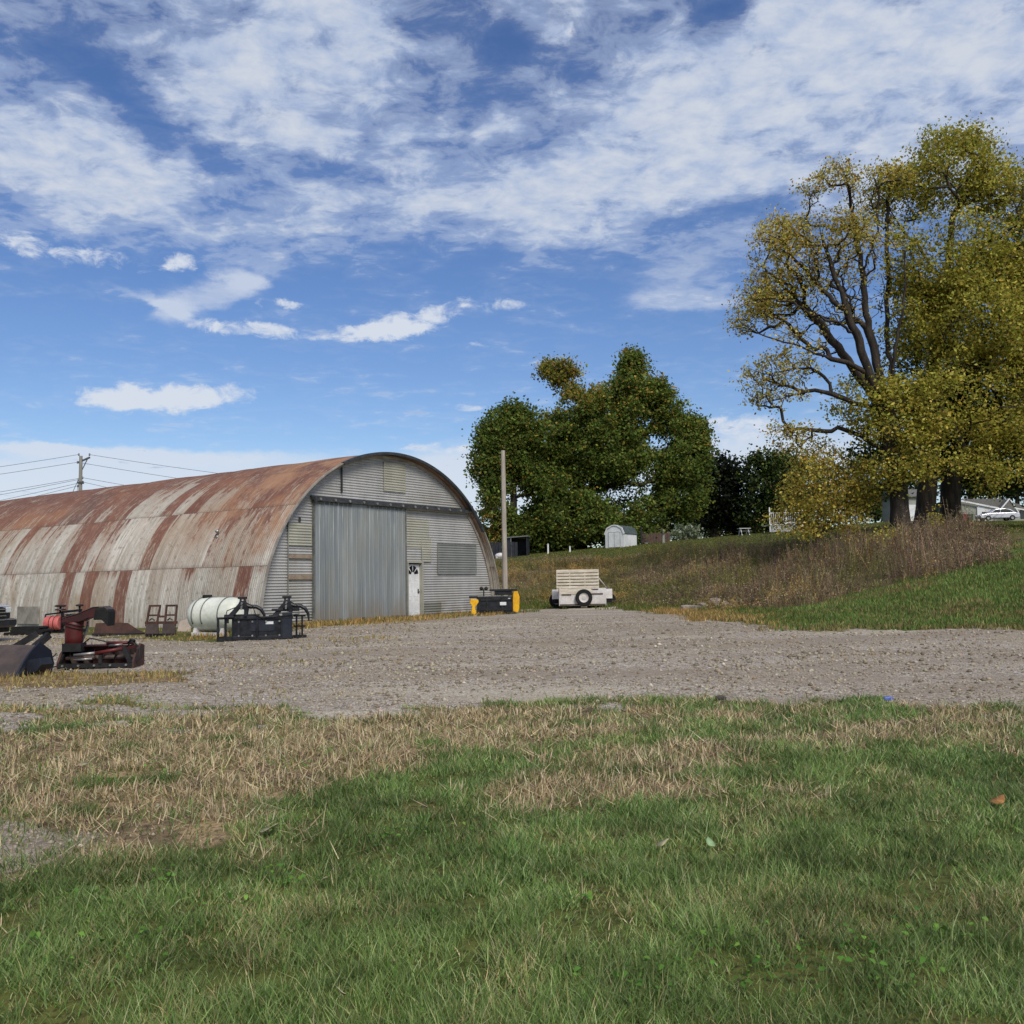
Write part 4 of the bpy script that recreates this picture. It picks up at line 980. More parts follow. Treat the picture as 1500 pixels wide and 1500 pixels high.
hd = MB(); hd.ball((DX + .32, .0, 1.0), .04); hd.box((DX + .32, .02, 1.03), (.06, .02, .18)); hd.build('door_handle', M['rail'], wdo, True)
MB().box((1.275, .12, 1.05), (.9, .02, 2.1)).build('door_backing', M['black_matte'], hut)
# patches of other sheet on the front wall
def patch(name, x0, x1, z0, z1, mat, y=-.035, corr=True):
    zs = np.arange(z0, z1 + .001, .0125) if corr else np.array([z0, z1]); V = []
    for z in zs:
        yy = y - (.014 * math.sin(2 * PI * z / .1) if corr else 0)
        V += [(x0, yy, z), (x1, yy, z)]
    V = np.array(V); n = len(zs); I = np.arange(n * 2).reshape(n, 2)
    npmesh(name, V, np.stack([I[:-1, 0], I[:-1, 1], I[1:, 1], I[1:, 0]], -1), mat, hut, None, True)
    for a in (x0, x1): MB().box((a, y - .004, (z0 + z1) / 2), (.012, .036, z1 - z0)).build('sheet_edge', mat, hut)
patch('boarded_window', 2.74, 5.30, 1.72, 2.98, M['patch'], -.05); MB().box((4.02, -.055, 2.995), (2.6, .05, .025)).build('window_edge', M['patch'], hut)
patch('vent_panel', -.44, .77, 4.93, 6.08, M['patch_pale'], -.05)
patch('wall_patch', .84, 2.2, 2.75, 3.9, M['patch_pale'], -.03)
patch('wall_patch', 1.75, 2.3, 2.2, 3.2, M['patch_pale'], -.048)
patch('wall_patch', 1.77, 2.9, .06, .56, M['patch'], -.045)
patch('wall_patch', -5.2, -4.15, 2.72, 3.5, M['patch_pale'], -.045)
MB().box((-4.66, -.05, 2.33), (1.05, .03, .14)).build('brown_board', M['patch_brown'], hut)
MB().box((-4.66, -.05, 1.62), (1.05, .03, .17)).build('brown_board', M['patch_brown'], hut)
MB().beam((-2.68, -.05, 4.70), (-2.68, -.05, 5.66), .06, .05).build('conduit', M['rail'], hut)
MB().beam((-5.21, -.045, .3), (-5.21, -.045, 3.5), .03, .03).build('seam_strip', M['patch'], hut)
MB().box((-4.7, -.06, 3.62), (.07, .05, .16)).build('latch', M['rail'], hut)
# flood light on the roof's flank
lg = MB(); pp = arch(math.radians(31)); lg.ball((pp[0] - .13, 3.05, pp[1] + .03), (.07, .09, .06)); lg.beam((pp[0] + .05, 3.05, pp[1] - .1), (pp[0] - .12, 3.05, pp[1] + .02), .06, .06)
lg.ball((pp[0] - .12, 3.05, pp[1] - .17), (.05, .06, .06)); lg.build('flood_light', M['steel'], hut, True)
# pale flat sheet screwed to the flank, far left
fs = MB(); fs.box((0, 0, 0), (.04, 1.7, .72), None); fo = fs.build('flat_patch_sheet', M['trim'], hut); fo.location = (-HA - .06, 14.3, .28)

# ------------------------------------------------------------------ poles and wires
pb = basept(740, 870, 44.)
pt = at(737, 660, 44.)
po = MB(); po.tube([(0, 0, -.5), (0, 0, 2), (0, 0, pt[2] - pb[2])], [.135, .125, .10], 14)
bare = po.build('bare_pole', M['pole'], None, 'auto'); bare.location = pb; tag(bare, 'bare weathered wooden pole beside the arched shed, no wires', 'pole')
YP = 75.
ub = basept(115, 860, YP); ut = at(114, 668, YP); uh = ut[2] - ub[2]
up_ = thing('utility_pole', 'grey utility pole with angled crossarm and wires above the roof', 'pole', ub)
MB().tube([(0, 0, -.5), (0, 0, uh * .5), (0, 0, uh)], [.19, .16, .125], 12).build('pole', M['grey_pole'], up_, 'auto')
MB().beam((-.28, 0, uh - .55), (.72, 0, uh - .12), .11, .13).build('crossarm', M['wire'], up_)
MB().beam((.12, 0, uh - 1.1), (.55, 0, uh - .2), .05, .06).build('brace', M['wire'], up_)
ins = [(-.17, 0, uh + .12), (.68, 0, uh + .1), (-.26, 0, uh - .50), (.16, 0, uh - 1.75), (-.17, 0, uh - 1.9), (.2, 0, uh - 2.1), (-.2, 0, uh - 2.4)]
for p in ins: MB().lathe([(0, -.1), (.05, -.1), (.07, -.02), (.045, 0), (.07, .06), (.03, .1), (0, .1)], p, 'z', 10).build('insulator', M['insulator'], up_, True)
MB().box((0, -.0, uh - 2.15), (.42, .34, .16)).build('clamp_band', M['wire'], up_)
def wire(label, p0, p1, sag, r=.016):
    p0 = np.array(p0, float); p1 = np.array(p1, float); t = np.linspace(0, 1, 20)
    pts = p0 + (p1 - p0) * t[:, None]; pts[:, 2] -= sag * 4 * t * (1 - t)
    o = MB().tube(pts - p0, r, 5).build('power_wire', M['wire'], None, True); o.location = p0
    tag(o, label, 'wire', 'wires strung from the utility pole')
U = lambda p: ub + np.array(p)
def far(px, py, Y): return at(px, py, Y)
L = [(ins[0], (-500, 745, 80), .3, 'topmost wire running left from the pole top'), (ins[2], (-500, 755, 80), .3, 'second wire running left, from the low end of the crossarm'),
     (ins[3], (-500, 790, 80), .3, 'upper wire of the lower bundle running left'), (ins[4], (-500, 805, 80), .3, 'thick middle wire of the lower bundle running left'), (ins[5], (-500, 822, 80), .4, 'lower wire of the left bundle, above the roof'), (ins[6], (-500, 838, 80), .4, 'lowest wire of the left bundle, nearest the roof'),
     (ins[1], (620, 725, 90), .3, 'topmost wire running right, from the high crossarm end'), (ins[2], (620, 745, 90), .3, 'second wire running right toward the rusty ridge'),
     (ins[3], (620, 772, 90), .3, 'upper wire of the lower pair running right'), (ins[5], (620, 800, 90), .3, 'lower wire of the pair that drops behind the ridge')]
for a, b, s, lb in L: wire(lb, U(a), far(*b), s)
wire('slanting guy wire from the pole down left behind the roof', U(ins[4]), basept(40, 860, 77), 0, .022)
wire('short steep guy wire close to the pole', U(ins[6]), basept(90, 860, 76), 0, .016)

# ------------------------------------------------------------------ implements along the hangar
def place(px, py): return G(px, py)
# white poly tank on its cradle
wallrot = math.radians(54.497 + 90)
p = place(320, 931); tank = thing('liquid_tank', 'white plastic leg tank lying by the rusty wall behind the black grapple', 'tank', p, math.radians(-28))
rr = .50; prof = [(0, -.98), (.18, -.97), (.34, -.90), (.44, -.80), (.49, -.66), (rr, -.55)]
for y in np.linspace(-.5, .5, 11): prof += [(rr + (.006 if abs(y % .2) < .05 else 0), y)]
prof += [(rr, .55), (.49, .66), (.44, .80), (.34, .90), (.18, .97), (0, .98)]
body = MB().lathe(prof, (0, 0, .60), 'x', 36).build('tank_shell', M['tank'], tank, True)
MB().lathe([(0, .09), (.13, .09), (.14, .05), (.14, 0), (.11, -.02)], (-.45, 0, 1.09), 'z', 20).build('lid', M['rubber'], body, True)
for x in (-.56, -.2, .45):
    MB().tube([(x, (rr + .012) * math.cos(a), .6 + (rr + .012) * math.sin(a)) for a in np.linspace(-.5, PI + .5, 24)], .018, 6).build('hoop_strap', M['strap'], tank, True)
for x in (-.55, .5):
    MB().prism([(-.42, 0), (.42, 0), (.36, .24), (.2, .13), (0, .10), (-.2, .13), (-.36, .24)], x - .06, x + .06, 'x').build('cradle', M['white_metal'], tank)
MB().beam((-.62, -.40, .06), (.6, -.40, .06), .09, .1).build('skid', M['white_metal'], tank)
MB().beam((-.62, .40, .06), (.6, .40, .06), .09, .1).build('skid', M['white_metal'], tank)
# tan board leaning
p = place(269, 925); o = MB(); o.prism([(-.28, 0), (.26, .0), (.20, .46), (-.26, .34)], 0, .03); tb = o.build('leaning_board', M['tan_board']); tb.location = p; tb.rotation_euler = (math.radians(-18), 0, math.radians(-25)); tag(tb, 'tan board leaning between the fork frame and the white tank', 'board')

# black grapple bucket with two clamp arms
p = place(378, 938)
gp = thing('grapple_bucket', 'black grapple attachment with two clamp arms beside the white tank', 'loader attachment', p, math.radians(9))
o = MB(); o.box((.13, .0, .31), (1.5, .05, .54)); o.box((.13, -.03, .60), (1.56, .10, .07)); o.box((.13, -.03, .07), (1.56, .08, .09))
for x in (-.5, -.02, .62): o.box((x, -.045, .33), (.07, .05, .5))
o.build('back_plate', M['black'], gp, False, .008)
o = MB(); o.box((.12, -.033, .40), (.62, .02, .3)); o.build('mount_plate', M['navy_steel'], gp)
def side_frame(x, w, skew):
    o = MB(); z1 = .60
    for k in range(3): o.beam((x + w * k / 2, skew * k / 2, .03), (x + w * k / 2, skew * k / 2, z1), .05, .06)
    o.beam((x - .03, 0, z1), (x + w + .03, skew, z1), .05, .06); o.beam((x - .03, 0, .06), (x + w + .03, skew, .06), .05, .12)
    return o
side_frame(-1.03, .38, .03).build('side_frame', M['black'], gp)
o = MB()
for x in (.98, 1.13): o.beam((x, .3, .04), (x, .3, .62), .05, .05)
o.beam((.9, .3, .62), (1.22, .3, .62), .05, .05); o.beam((.9, .3, .34), (1.22, .3, .34), .05, .05); o.beam((.88, .3, .06), (1.25, .3, .06), .06, .09); o.build('side_frame', M['black'], gp)
for k in range(7):
    x = -.95 + k * .33; MB().tube([(x, -.02, .05), (x, .35, .03), (x, .75, .06), (x, .95, .14)], [.035, .035, .03, .015], 6).build('tine', M['black'], gp)
def clamp_arm(x, y):
    o = MB()
    for d in (-.09, .09):
        o.prism([(-.40, .60), (-.36, .66), (-.10, .96), (-.06, 1.04), (.07, 1.04), (.11, .95), (.16, .84), (.13, .62), (.05, .62), (.05, .80), (-.06, .84), (-.24, .62)], d - .02, d + .02)
    o.box((0, 0, .90), (.14, .2, .16)); o.box((.0, 0, 1.115), (.24, .1, .06)); o.box((-.05, 0, 1.07), (.05, .08, .08)); o.box((.06, 0, 1.07), (.05, .08, .08))
    o.tube([(.04, 0, .93), (.2, 0, .88), (.36, 0, .87), (.48, 0, .80), (.56, 0, .66), (.58, 0, .46)], [.07, .06, .055, .05, .04, .02], 8)
    o.box((-.33, 0, .62), (.26, .26, .05)); o.beam((-.38, 0, .45), (-.38, 0, .64), .06, .06)
    a = o.build('clamp_arm', M['black'], gp, False, .006); a.location = (x, y, .02)
    c = MB(); c.tube([(-.02, -.13, .80), (.0, -.13, 1.0)], .028, 8); c.build('cylinder_rod', M['steel'], a); return a
clamp_arm(-.40, -.04); clamp_arm(.74, .10)
o = MB(); o.box((.76, -.03, .38), (.26, .09, .70)); o.build('end_plate', M['navy_steel'], gp, False, .01)
o = MB(); o.box((-.42, .0, .66), (.9, .14, .08)); o.box((.82, .1, .80), (.5, .12, .09)); o.box((.5, .05, .80), (.3, .2, .06)); o.build('pivot_tube', M['black'], gp, False, .01)
MB().tube([(-.85, .02, .62), (-.8, -.02, .80), (-.6, .0, .88), (-.42, -.06, .9)], .014, 6).build('hose', M['hose'], gp, True)

for x in (-.55, -.2, .15, .5):
    for z in (.13, .50): MB().lathe([(0, -.03), (.025, -.03), (.025, 0), (0, 0)], (x + .06, -.05, z), 'y', 8).build('bolt', M['steel'], gp)
for a_ in ((-.40, .95, -.1), (.74, .95, .0)):
    MB().tube([(a_[0] - .04, a_[2] - .14, .92), (a_[0] + .12, a_[2] - .2, 1.02), (a_[0] + .3, a_[2] - .16, .9), (a_[0] + .34, -.1, .68), (.12, -.09, .58)], .013, 6).build('hose', M['hose'], gp, True)
MB().box((.30, -.046, .46), (.20, .006, .07)).build('sticker', M['white'], gp)
# fork frame
p = place(235, 932)
ff = thing('fork_frame', 'dark rusty loader fork frame with two open windows leaning on the wall', 'loader attachment', p, math.radians(-6))
for s in (-1, 1):
    o = MB(); x = s * .26
    for dx in (-.16, .16): o.beam((x + dx + s * .03, .0, .30), (x + dx - s * .0, .16, .90), .05, .05)
    o.beam((x - .18, .16, .90), (x + .18, .16, .90), .05, .06); o.beam((x - .18, .10, .62), (x + .18, .10, .62), .05, .05); o.build('window_frame', M['rust'], ff)
    MB().prism([(x - .20, 0), (x + .22, 0), (x + .19, .36), (x - .18, .36)], -.03, .02).build('mount_plate', M['brown_steel'], ff)
    MB().tube([(x + s * .10, .02, .47), (x + s * .02, .02, .53), (x - s * .06, .02, .47)], .022, 6).build('latch', M['black'], ff)
o = MB(); o.beam((-.5, .04, .40), (.5, .04, .40), .06, .08); o.beam((-.1, .08, .58), (.1, .08, .58), .05, .06); o.build('cross_tube', M['rust'], ff)
o = MB(); o.beam((-.48, .0, .04), (.48, .0, .04), .07, .08); o.build('bottom_rail', M['black'], ff)
# rusty plate along the wall
p = place(172, 931)
o = MB(); o.prism([(-.80, .0), (.86, 0), (.95, .06), (.62, .20), (.28, .40), (-.30, .42), (-.78, .40)], 0, .03)
rp = thing('pusher_blade', 'low rust brown pusher blade on the ground by the wall', 'blade', p, math.radians(-6))
bo = o.build('blade', M['rust'], rp); bo.rotation_euler = (math.radians(-14), 0, 0)
MB().box((.05, -.05, .04), (1.7, .08, .07)).build('cutting_edge', M['black_matte'], rp)
MB().beam((-.4, .1, .1), (-.4, .5, .1), .07, .1).build('brace', M['rust'], rp); MB().beam((.3, .1, .1), (.3, .5, .1), .07, .1).build('brace', M['rust'], rp)
# dark rubber belts lying by the wall
p = place(45, 930)
o = MB()
for k, (dx, w, h) in enumerate(((-.1, 1.3, .10), (.05, 1.15, .09), (-.02, .95, .10))): o.prism([(-w / 2 + dx, 0), (w / 2 + dx, 0), (w / 2 + dx + .03, h * .5), (w / 2 + dx, h), (-w / 2 + dx, h), (-w / 2 + dx - .03, h * .5)], -.3, .25)
    # each next layer rests on the one below
vs = np.array(o.v); 
for k in range(3): vs[k * 12:(k + 1) * 12, 2] += (0, .10, .19)[k]
o.v = [tuple(q) for q in vs]; rb = o.build('rubber_belting', M['rubber']); rb.location = p; rb.rotation_euler = (0, 0, math.radians(-4)); tag(rb, 'stack of dark rubber belting on the ground between pickup and red drum', 'belting')

# red drum machine
p = place(95, 927)
dm = thing('drum_spreader', 'machine with faded red drum, black frame and two round disc plates', 'farm machine', p, math.radians(-5))
MB().lathe([(0, -.26), (.22, -.26), (.24, -.24), (.24, -.09), (.25, -.08), (.25, -.05), (.24, -.04), (.24, .1), (.25, .11), (.25, .14), (.24, .15), (.24, .25), (.22, .27), (0, .27)], (-.42, 0, .34), 'x', 24).build('drum', M['pink_red'], dm, 'auto')
for dx in (-.46, -.3): MB().tube([(dx, .255 * math.cos(a), .34 + .255 * math.sin(a)) for a in np.linspace(0, 2 * PI, 24)], .012, 5).build('drum_strap', M['dark_red'], dm, True)
o = MB(); o.beam((-.75, 0, .08), (.75, 0, .08), .10, .12); o.beam((-.72, 0, .64), (-.1, 0, .70), .05, .05); o.beam((-.1, 0, .1), (-.1, 0, .74), .07, .08); o.beam((.55, 0, .1), (.55, 0, .8), .07, .08); o.beam((-.1, 0, .72), (.6, 0, .78), .07, .08); o.beam((-.72, 0, .1), (-.72, 0, .62), .04, .05); o.box((.02, .05, .4), (.22, .25, .35)); o.build('frame', M['black'], dm)
o = MB(); o.box((.28, 0, .45), (.34, .3, .42)); o.build('gearbox', M['navy_steel'], dm, False, .03)
for x, z, r in ((-.18, .93, .19), (.52, .94, .13)):
    MB().lathe([(0, .04), (r * .7, .04), (r, .012), (r, -.01), (r * .7, -.03), (0, -.03)], (x, 0, z), 'z', 24).build('disc_plate', M['black_matte'], dm, 'auto')
    MB().tube([(x, 0, .68), (x, 0, z)], .035, 8).build('spindle', M['black'], dm, True)
MB().lathe([(0, .03), (.17, .03), (.18, 0), (.17, -.02), (0, -.02)], (-.18, 0, .80), 'z', 22).build('disc_plate', M['black'], dm, 'auto')
for x in (.1, .16, .24): MB().ball((x, -.17, .66), .03).build('fitting', M['steel'], dm, True)

# red snow blower
p = place(148, 977)
sb = thing('snow_blower', 'red and black snow blower attachment with upright curved chute on the gravel', 'snow blower', p, math.radians(4))
o = MB()
for y, s in ((-.30, 1), (.25, 1)):
    pass
o.box((.02, .27, .21), (1.42, .04, .40)); o.box((.02, 0, .03), (1.42, .56, .04)); o.box((-.22, .1, .42), (.9, .3, .03))
o.build('auger_housing', M['dark_red'], sb, False, .006)
for x in (-.70, .72):
    MB().prism([(-.34, 0), (.30, 0), (.30, .40), (.10, .44), (-.20, .28), (-.34, .12)], x - .02, x + .02, 'x').build('end_plate', M['rust'], sb)
o = MB(); o.tube([(-.66, -.02, .19), (.68, -.02, .19)], .05, 10)
for k in range(2):
    th = np.linspace(0, 5 * PI, 60); xs = np.linspace(-.64, -.06, 60) if k == 0 else np.linspace(.66, .08, 60)
    i = np.stack([xs, -.02 + .06 * np.cos(th), .19 + .06 * np.sin(th)], 1); e = np.stack([xs, -.02 + .17 * np.cos(th), .19 + .17 * np.sin(th)], 1)
    o.add(np.concatenate([i, e]), [(q, q + 1, q + 61, q + 60) for q in range(59)])
o.build('auger', M['brown_steel'], sb)
for (a, b, r, m) in (((-.40, -.33, .26), (.02, -.33, .30), .028, 'steel'), ((.0, -.33, .29), (.5, -.30, .37), .036, 'red'), ((.12, -.05, .47), (.66, -.05, .47), .034, 'red'), ((-.4, -.34, .17), (-.05, -.34, .19), .022, 'steel'), ((.18, -.1, .42), (.44, -.1, .44), .022, 'steel')):
    MB().tube([a, b], r, 10).build('hydraulic_ram' if m == 'red' else 'ram_rod', M[m], sb, True)
o = MB(); o.beam((-.70, -.32, .06), (.70, -.32, .05), .06, .08); o.beam((.1, -.32, .06), (.1, -.32, .26), .06, .06); o.beam((.66, -.25, .1), (.50, -.25, .40), .10, .08); o.beam((-.7, -.30, .1), (-.64, .2, .55), .06, .06); o.box((-.5, -.05, .40), (.36, .3, .16)); o.build('frame', M['black_matte'], sb)
MB().tube([(.62, -.2, .42), (.72, -.2, .46), (.80, -.2, .38), (.80, -.22, .2), (.74, -.2, .08), (.66, -.2, .06)], .014, 6).build('hose', M['hose'], sb, True)
MB().tube([(.55, -.18, .40), (.66, -.24, .50), (.74, -.2, .42), (.70, -.18, .2)], .014, 6).build('hose', M['hose'], sb, True)
MB().tube([(-.72, -.3, .05), (-.95, -.34, .03), (-1.1, -.3, .08), (-.95, -.2, .12), (-.76, -.25, .3)], .014, 6).build('hose', M['hose'], sb, True)
MB().tube([(.55, -.1, .45), (.6, -.1, .53), (.68, -.1, .50)], .03, 8).build('swivel', M['black'], sb, True)
MB().tube([(-.3, -.1, .48), (-.15, -.2, .58), (.1, -.2, .52), (.3, -.15, .45)], .013, 6).build('hose', M['hose'], sb, True)
MB().tube([(-.42, .12, .5), (-.36, .2, .72), (-.34, .2, .9)], .025, 8).build('chute_motor_rod', M['steel'], sb, True)
for x in (-.6, -.3, .0, .3, .6): MB().lathe([(0, -.02), (.022, -.02), (.022, .01), (0, .01)], (x, -.36, .06), 'y', 8).build('bolt', M['steel'], sb)
# chute: half pipe rising, then bending to the right into a flared hood
def chute():
    V = []; n = 14; path = []
    for z, x, y, r in ((.40, -.53, .02, .17), (.60, -.53, .02, .175), (.80, -.53, .02, .18), (.93, -.52, .02, .19)): path.append((np.array([x, y, z]), r))
    fs = []
    for (c, r) in path:
        for j in range(n + 1):
            a = PI * .62 + (PI * 1.34) * j / n        # open towards the right
            V.append((c[0] + r * math.cos(a), c[1] + r * math.sin(a), c[2]))
    m = n + 1
    for i in range(len(path) - 1):
        for j in range(n): fs.append((i * m + j, i * m + j + 1, (i + 1) * m + j + 1, (i + 1) * m + j))
    return V, fs
V, fs = chute(); co = MB().add(V, fs).build('chute', M['red'], sb, True)
md = co.modifiers.new('thick', 'SOLIDIFY'); md.thickness = .012
hp = [(-.72, .88), (-.36, .90), (-.20, .97), (.06, .97), (.13, .86), (.16, 1.12), (.08, 1.18), (-.12, 1.17), (-.40, 1.05), (-.68, .97)]
ho = MB().prism(hp, -.17, .17).build('chute_hood', M['dark_red'], sb, False, .01)
o = MB(); n = 6
top = [(-.70, .985), (-.40, 1.068), (-.12, 1.188), (.09, 1.198), (.175, 1.13)]
V = [(x, y, z) for x, z in top for y in (-.185, .185)]; o.add(V, [(2 * i, 2 * i + 1, 2 * i + 3, 2 * i + 2) for i in range(len(top) - 1)])
h2 = o.build('hood_roof', M['brown_steel'], ho); md = h2.modifiers.new('thick', 'SOLIDIFY'); md.thickness = .012
MB().prism([(-.10, .93), (.06, .93), (.185, .80), (.20, 1.10), (.10, 1.16), (-.06, 1.15)], -.20, .20).build('deflector', M['rubber'], ho, False, .02)
for z in (.86, .80): MB().tube([(-.53 + .195 * math.cos(a), .02 + .195 * math.sin(a), z - .06 * math.cos(a)) for a in np.linspace(PI * .62, PI * 1.96, 14)], .014, 5).build('chute_band', M['dark_red'], co, True)

# loader bucket at the left edge
p = place(15, 990)
lb = thing('loader_bucket', 'brown steel loader bucket tipped on the gravel at the left edge', 'bucket', p, math.radians(-14))
sidep = [(-.30, .02), (.34, .0), (.42, .14), (.38, .40), (.22, .56), (.12, .58), (.20, .38), (.12, .16)]
o = MB(); inner = [(-.38, .02), (-.10, .30), (.10, .52), (.22, .58), (.36, .46), (.40, .2), (.30, .02), (0, .0)]
sec = [(-.42, .02), (-.24, .22), (-.06, .40), (.14, .56), (.20, .54), (.02, .36), (-.16, .17), (-.34, .0)]
o.prism(sec, -1.1, .46, 'x'); o.build('bucket_floor', M['brown_steel'], lb)
o = MB(); o.prism([(.14, .56), (.20, .54), (.44, .40), (.52, .18), (.46, .03), (.41, .05), (.46, .18), (.38, .37)], -1.1, .46, 'x'); o.build('bucket_back', M['navy_steel'], lb)
for x in (-1.12, .48):
    o = MB(); o.prism([(-.44, 0), (.46, 0), (.55, .18), (.46, .44), (.16, .62), (-.06, .46), (-.26, .26)], x - .02, x + .02, 'x'); o.build('side_plate', M['navy_steel'], lb, False, .004)
MB().prism([(-.46, -.0), (-.30, .0), (-.20, .10), (-.26, .2)], .50, .56, 'x').build('side_cutter', M['black'], lb)
o = MB(); o.prism([(.48, .30), (.74, .34), (.80, .22), (.70, .10), (.50, .04)], -.15, .15, 'y'); o.build('end_bracket', M['navy_steel'], lb)
o = MB(); o.beam((-.2, .3, .5), (.1, .55, .75), .09, .12); o.beam((.25, .3, .5), (.32, .6, .72), .09, .12); o.build('mount_ear', M['black_matte'], lb)
MB().prism([(-1.0, .40), (-.55, .62), (-.50, .70), (-1.0, .86)], -.02, .04).build('grass_smeared_plate', M['siding'], lb)

# pickup truck, mostly beyond the left edge, seen from its right side
p = place(-108, 942)
tr = thing('pickup_truck', 'dark pickup truck nosing in from the left edge by the wall', 'truck', p, math.radians(-8))
X1 = 2.16  # nose
def P2(x, z): return (x, z)
o = MB()
o.prism([(-3.3, .52), (1.95, .52), (2.10, .60), (2.12, .98), (2.02, 1.08), (1.0, 1.16), (.85, 1.18), (.30, 1.78), (-1.25, 1.80), (-1.45, 1.2), (-3.3, 1.16)], -.92, .92); o.build('body', M['truck'], tr, False, .05)
o = MB(); o.prism([(.80, 1.185), (2.06, 1.10), (2.10, 1.06), (2.08, 1.03), (.80, 1.15)], -.86, .86); o.build('hood', M['silver_car'], tr, False, .01)  # pale hood on a dark truck: the sky's reflection put into its colour
o = MB(); o.prism([(.74, 1.22), (.28, 1.72), (-.32, 1.73), (-.32, 1.22)], -.93, -.925); o.prism([(.74, 1.22), (.28, 1.72), (-.32, 1.73), (-.32, 1.22)], .925, .93); o.build('side_window', M['glass_dark'], tr)
o = MB(); o.add([(.86, -.8, 1.22), (.86, .8, 1.22), (.36, .74, 1.74), (.36, -.74, 1.74)], [(0, 1, 2, 3)]); o.build('windscreen', M['glass_dark'], tr)
o = MB(); o.box((2.13, 0, .88), (.06, 1.2, .30)); g = o.build('grille', M['black_matte'], tr)
o = MB()
for z in (.78, .88, .98): o.box((2.17, 0, z), (.03, 1.2, .03))
o.build('grille_bar', M['chrome'], g)
for y in (-.74, .74): MB().box((2.10, y, .95), (.12, .3, .17)).build('headlight', M['lamp'], tr, False, .03)
o = MB(); o.prism([(1.92, .42), (2.22, .42), (2.30, .50), (2.30, .64), (2.2, .70), (1.92, .70)], -.95, .95); o.build('bumper', M['truck'], tr, False, .02)
MB().box((2.28, 0, .665), (.08, 1.86, .03)).build('bumper_step', M['chrome'], tr)
MB().box((1.9, 0, .36), (.5, 1.6, .16)).build('skid_plate', M['black_matte'], tr)
def wheel(parent, c, r, w, nm='wheel', hub='steel'):
    wmb = MB(); wmb.lathe([(r * .56, -w / 2), (r * .92, -w / 2), (r, -w / 2 + .03), (r, w / 2 - .03), (r * .92, w / 2), (r * .56, w / 2)], (0, 0, 0), 'y', 32)
    t_ = wmb.build(nm, M['rubber'], parent, 'auto'); t_.location = c
    h_ = MB(); h_.lathe([(0, -w * .32), (r * .2, -w * .34), (r * .25, -w * .26), (r * .46, -w * .28), (r * .56, -w * .44), (r * .58, -w * .4), (r * .58, w * .4), (0, w * .3)], (0, 0, 0), 'y', 28)
    h_.build('rim', M[hub], t_, 'auto'); return t_
for x in (1.25, -2.2):
    for y in (-.84, .84): wheel(tr, (x, y, .39), .39, .25)
mr = MB(); mr.ball((.72, -1.10, 1.30), (.10, .13, .12)); mr.beam((.72, -.9, 1.22), (.72, -1.08, 1.27), .05, .05); mr.build('wing_mirror', M['chrome'], tr, True)

# black and yellow sweeper
p = place(723, 900)
sw = thing('box_sweeper', 'black box plow with yellow end plates at the corner of the arched shed', 'plow', p, math.radians(8))
k_ = p[1] / F
o = MB(); o.box((.05, 0, .42), (1.44, .5, .66)); o.build('plow_box', M['black'], sw, False, .02)
o = MB(); o.box((.1, -.27, .6), (1.3, .05, .06)); o.box((.1, -.27, .2), (1.3, .05, .06)); o.box((.32, -.29, .42), (.06, .05, .6)); o.box((-.3, -.28, .42), (.05, .05, .6)); o.build('stiffener', M['black_matte'], sw)
o = MB(); o.prism([(-.96, .06), (-.80, .0), (-.74, .10), (-.80, .30), (-.64, .52), (-.66, .62), (-.96, .66), (-1.0, .5), (-.90, .36)], -.34, -.26); o.build('end_plate', M['yellow'], sw, False, .01)
o = MB(); o.prism([(.80, .12), (1.0, .06), (1.06, .2), (1.08, .70), (1.0, .95), (.84, .92), (.80, .6)], -.06, .02); o.build('end_plate', M['yellow'], sw, False, .01)
o = MB(); o.box((.42, 0, .99), (1.14, .16, .09)); o.box((.42, .02, .87), (.7, .12, .18)); o.build('top_bar', M['black'], sw, False, .01)
o = MB(); o.box((-.85, -.3, .72), (.34, .1, .09)); o.build('hose_bracket', M['black_matte'], sw)
for x in (-.46, -.26): MB().lathe([(0, -.05), (.07, -.05), (.08, 0), (.07, .05), (0, .05)], (x, .28, 1.06), 'y', 14).build('lamp', M['black_matte'], sw, True)
MB().box((-.36, .30, .9), (.05, .05, .3)).build('lamp_stalk', M['black_matte'], sw)
MB().box((.36, -.322, .44), (.26, .006, .13)).build('sticker', M['white'], sw); MB().box((.62, -.256, .62), (.09, .008, .08)).build('sticker', M['lamp'], sw)
MB().tube([(.9, 0, .95), (1.0, .05, 1.15), (1.1, 0, 1.05)], .015, 6).build('hose', M['hose'], sw, True)

# trailer with slatted ramp and spare wheel
p = place(851, 891)
tl = thing('utility_trailer', 'white wooden utility trailer with slatted ramp and spare wheel on its front', 'trailer', p, math.radians(-5))
o = MB()
o.box((.08, 0, .49), (2.06, .05, .76)); o.build('front_panel', M['white_metal'], tl, False, .01)
o = MB(); o.box((-.88, 1.4, .46), (.05, 2.8, .64)); o.build('side_panel', M['white_metal'], tl, False, .01)
o = MB(); o.box((1.04, 1.4, .46), (.05, 2.8, .64)); o.build('side_panel', M['white_metal'], tl, False, .01)
o = MB(); o.box((.08, 1.4, .20), (1.86, 2.75, .06)); o.build('bed_floor', M['fence_brown'], tl)
o = MB()
for z in (.60,): o.box((-.62, -.04, z), (.42, .03, .05)); o.box((.72, -.04, z + .02), (.5, .03, .05))
o.box((.08, -.03, .16), (1.98, .06, .05)); o.box((.62, -.035, .82), (.3, .03, .04)); o.build('latch_bar', M['fence_brown'], tl)
rg = MB()
for k in range(6):
    rg.box((-.12, .03, .93 + k * .135 + .0), (1.86, .03, .093))
rgo = rg.build('ramp_gate', M['white_wood'], tl)
o = MB()
for x in (-1.02, -.46, .2, .78): o.box((x, .06, 1.2), (.06, .03, .9))
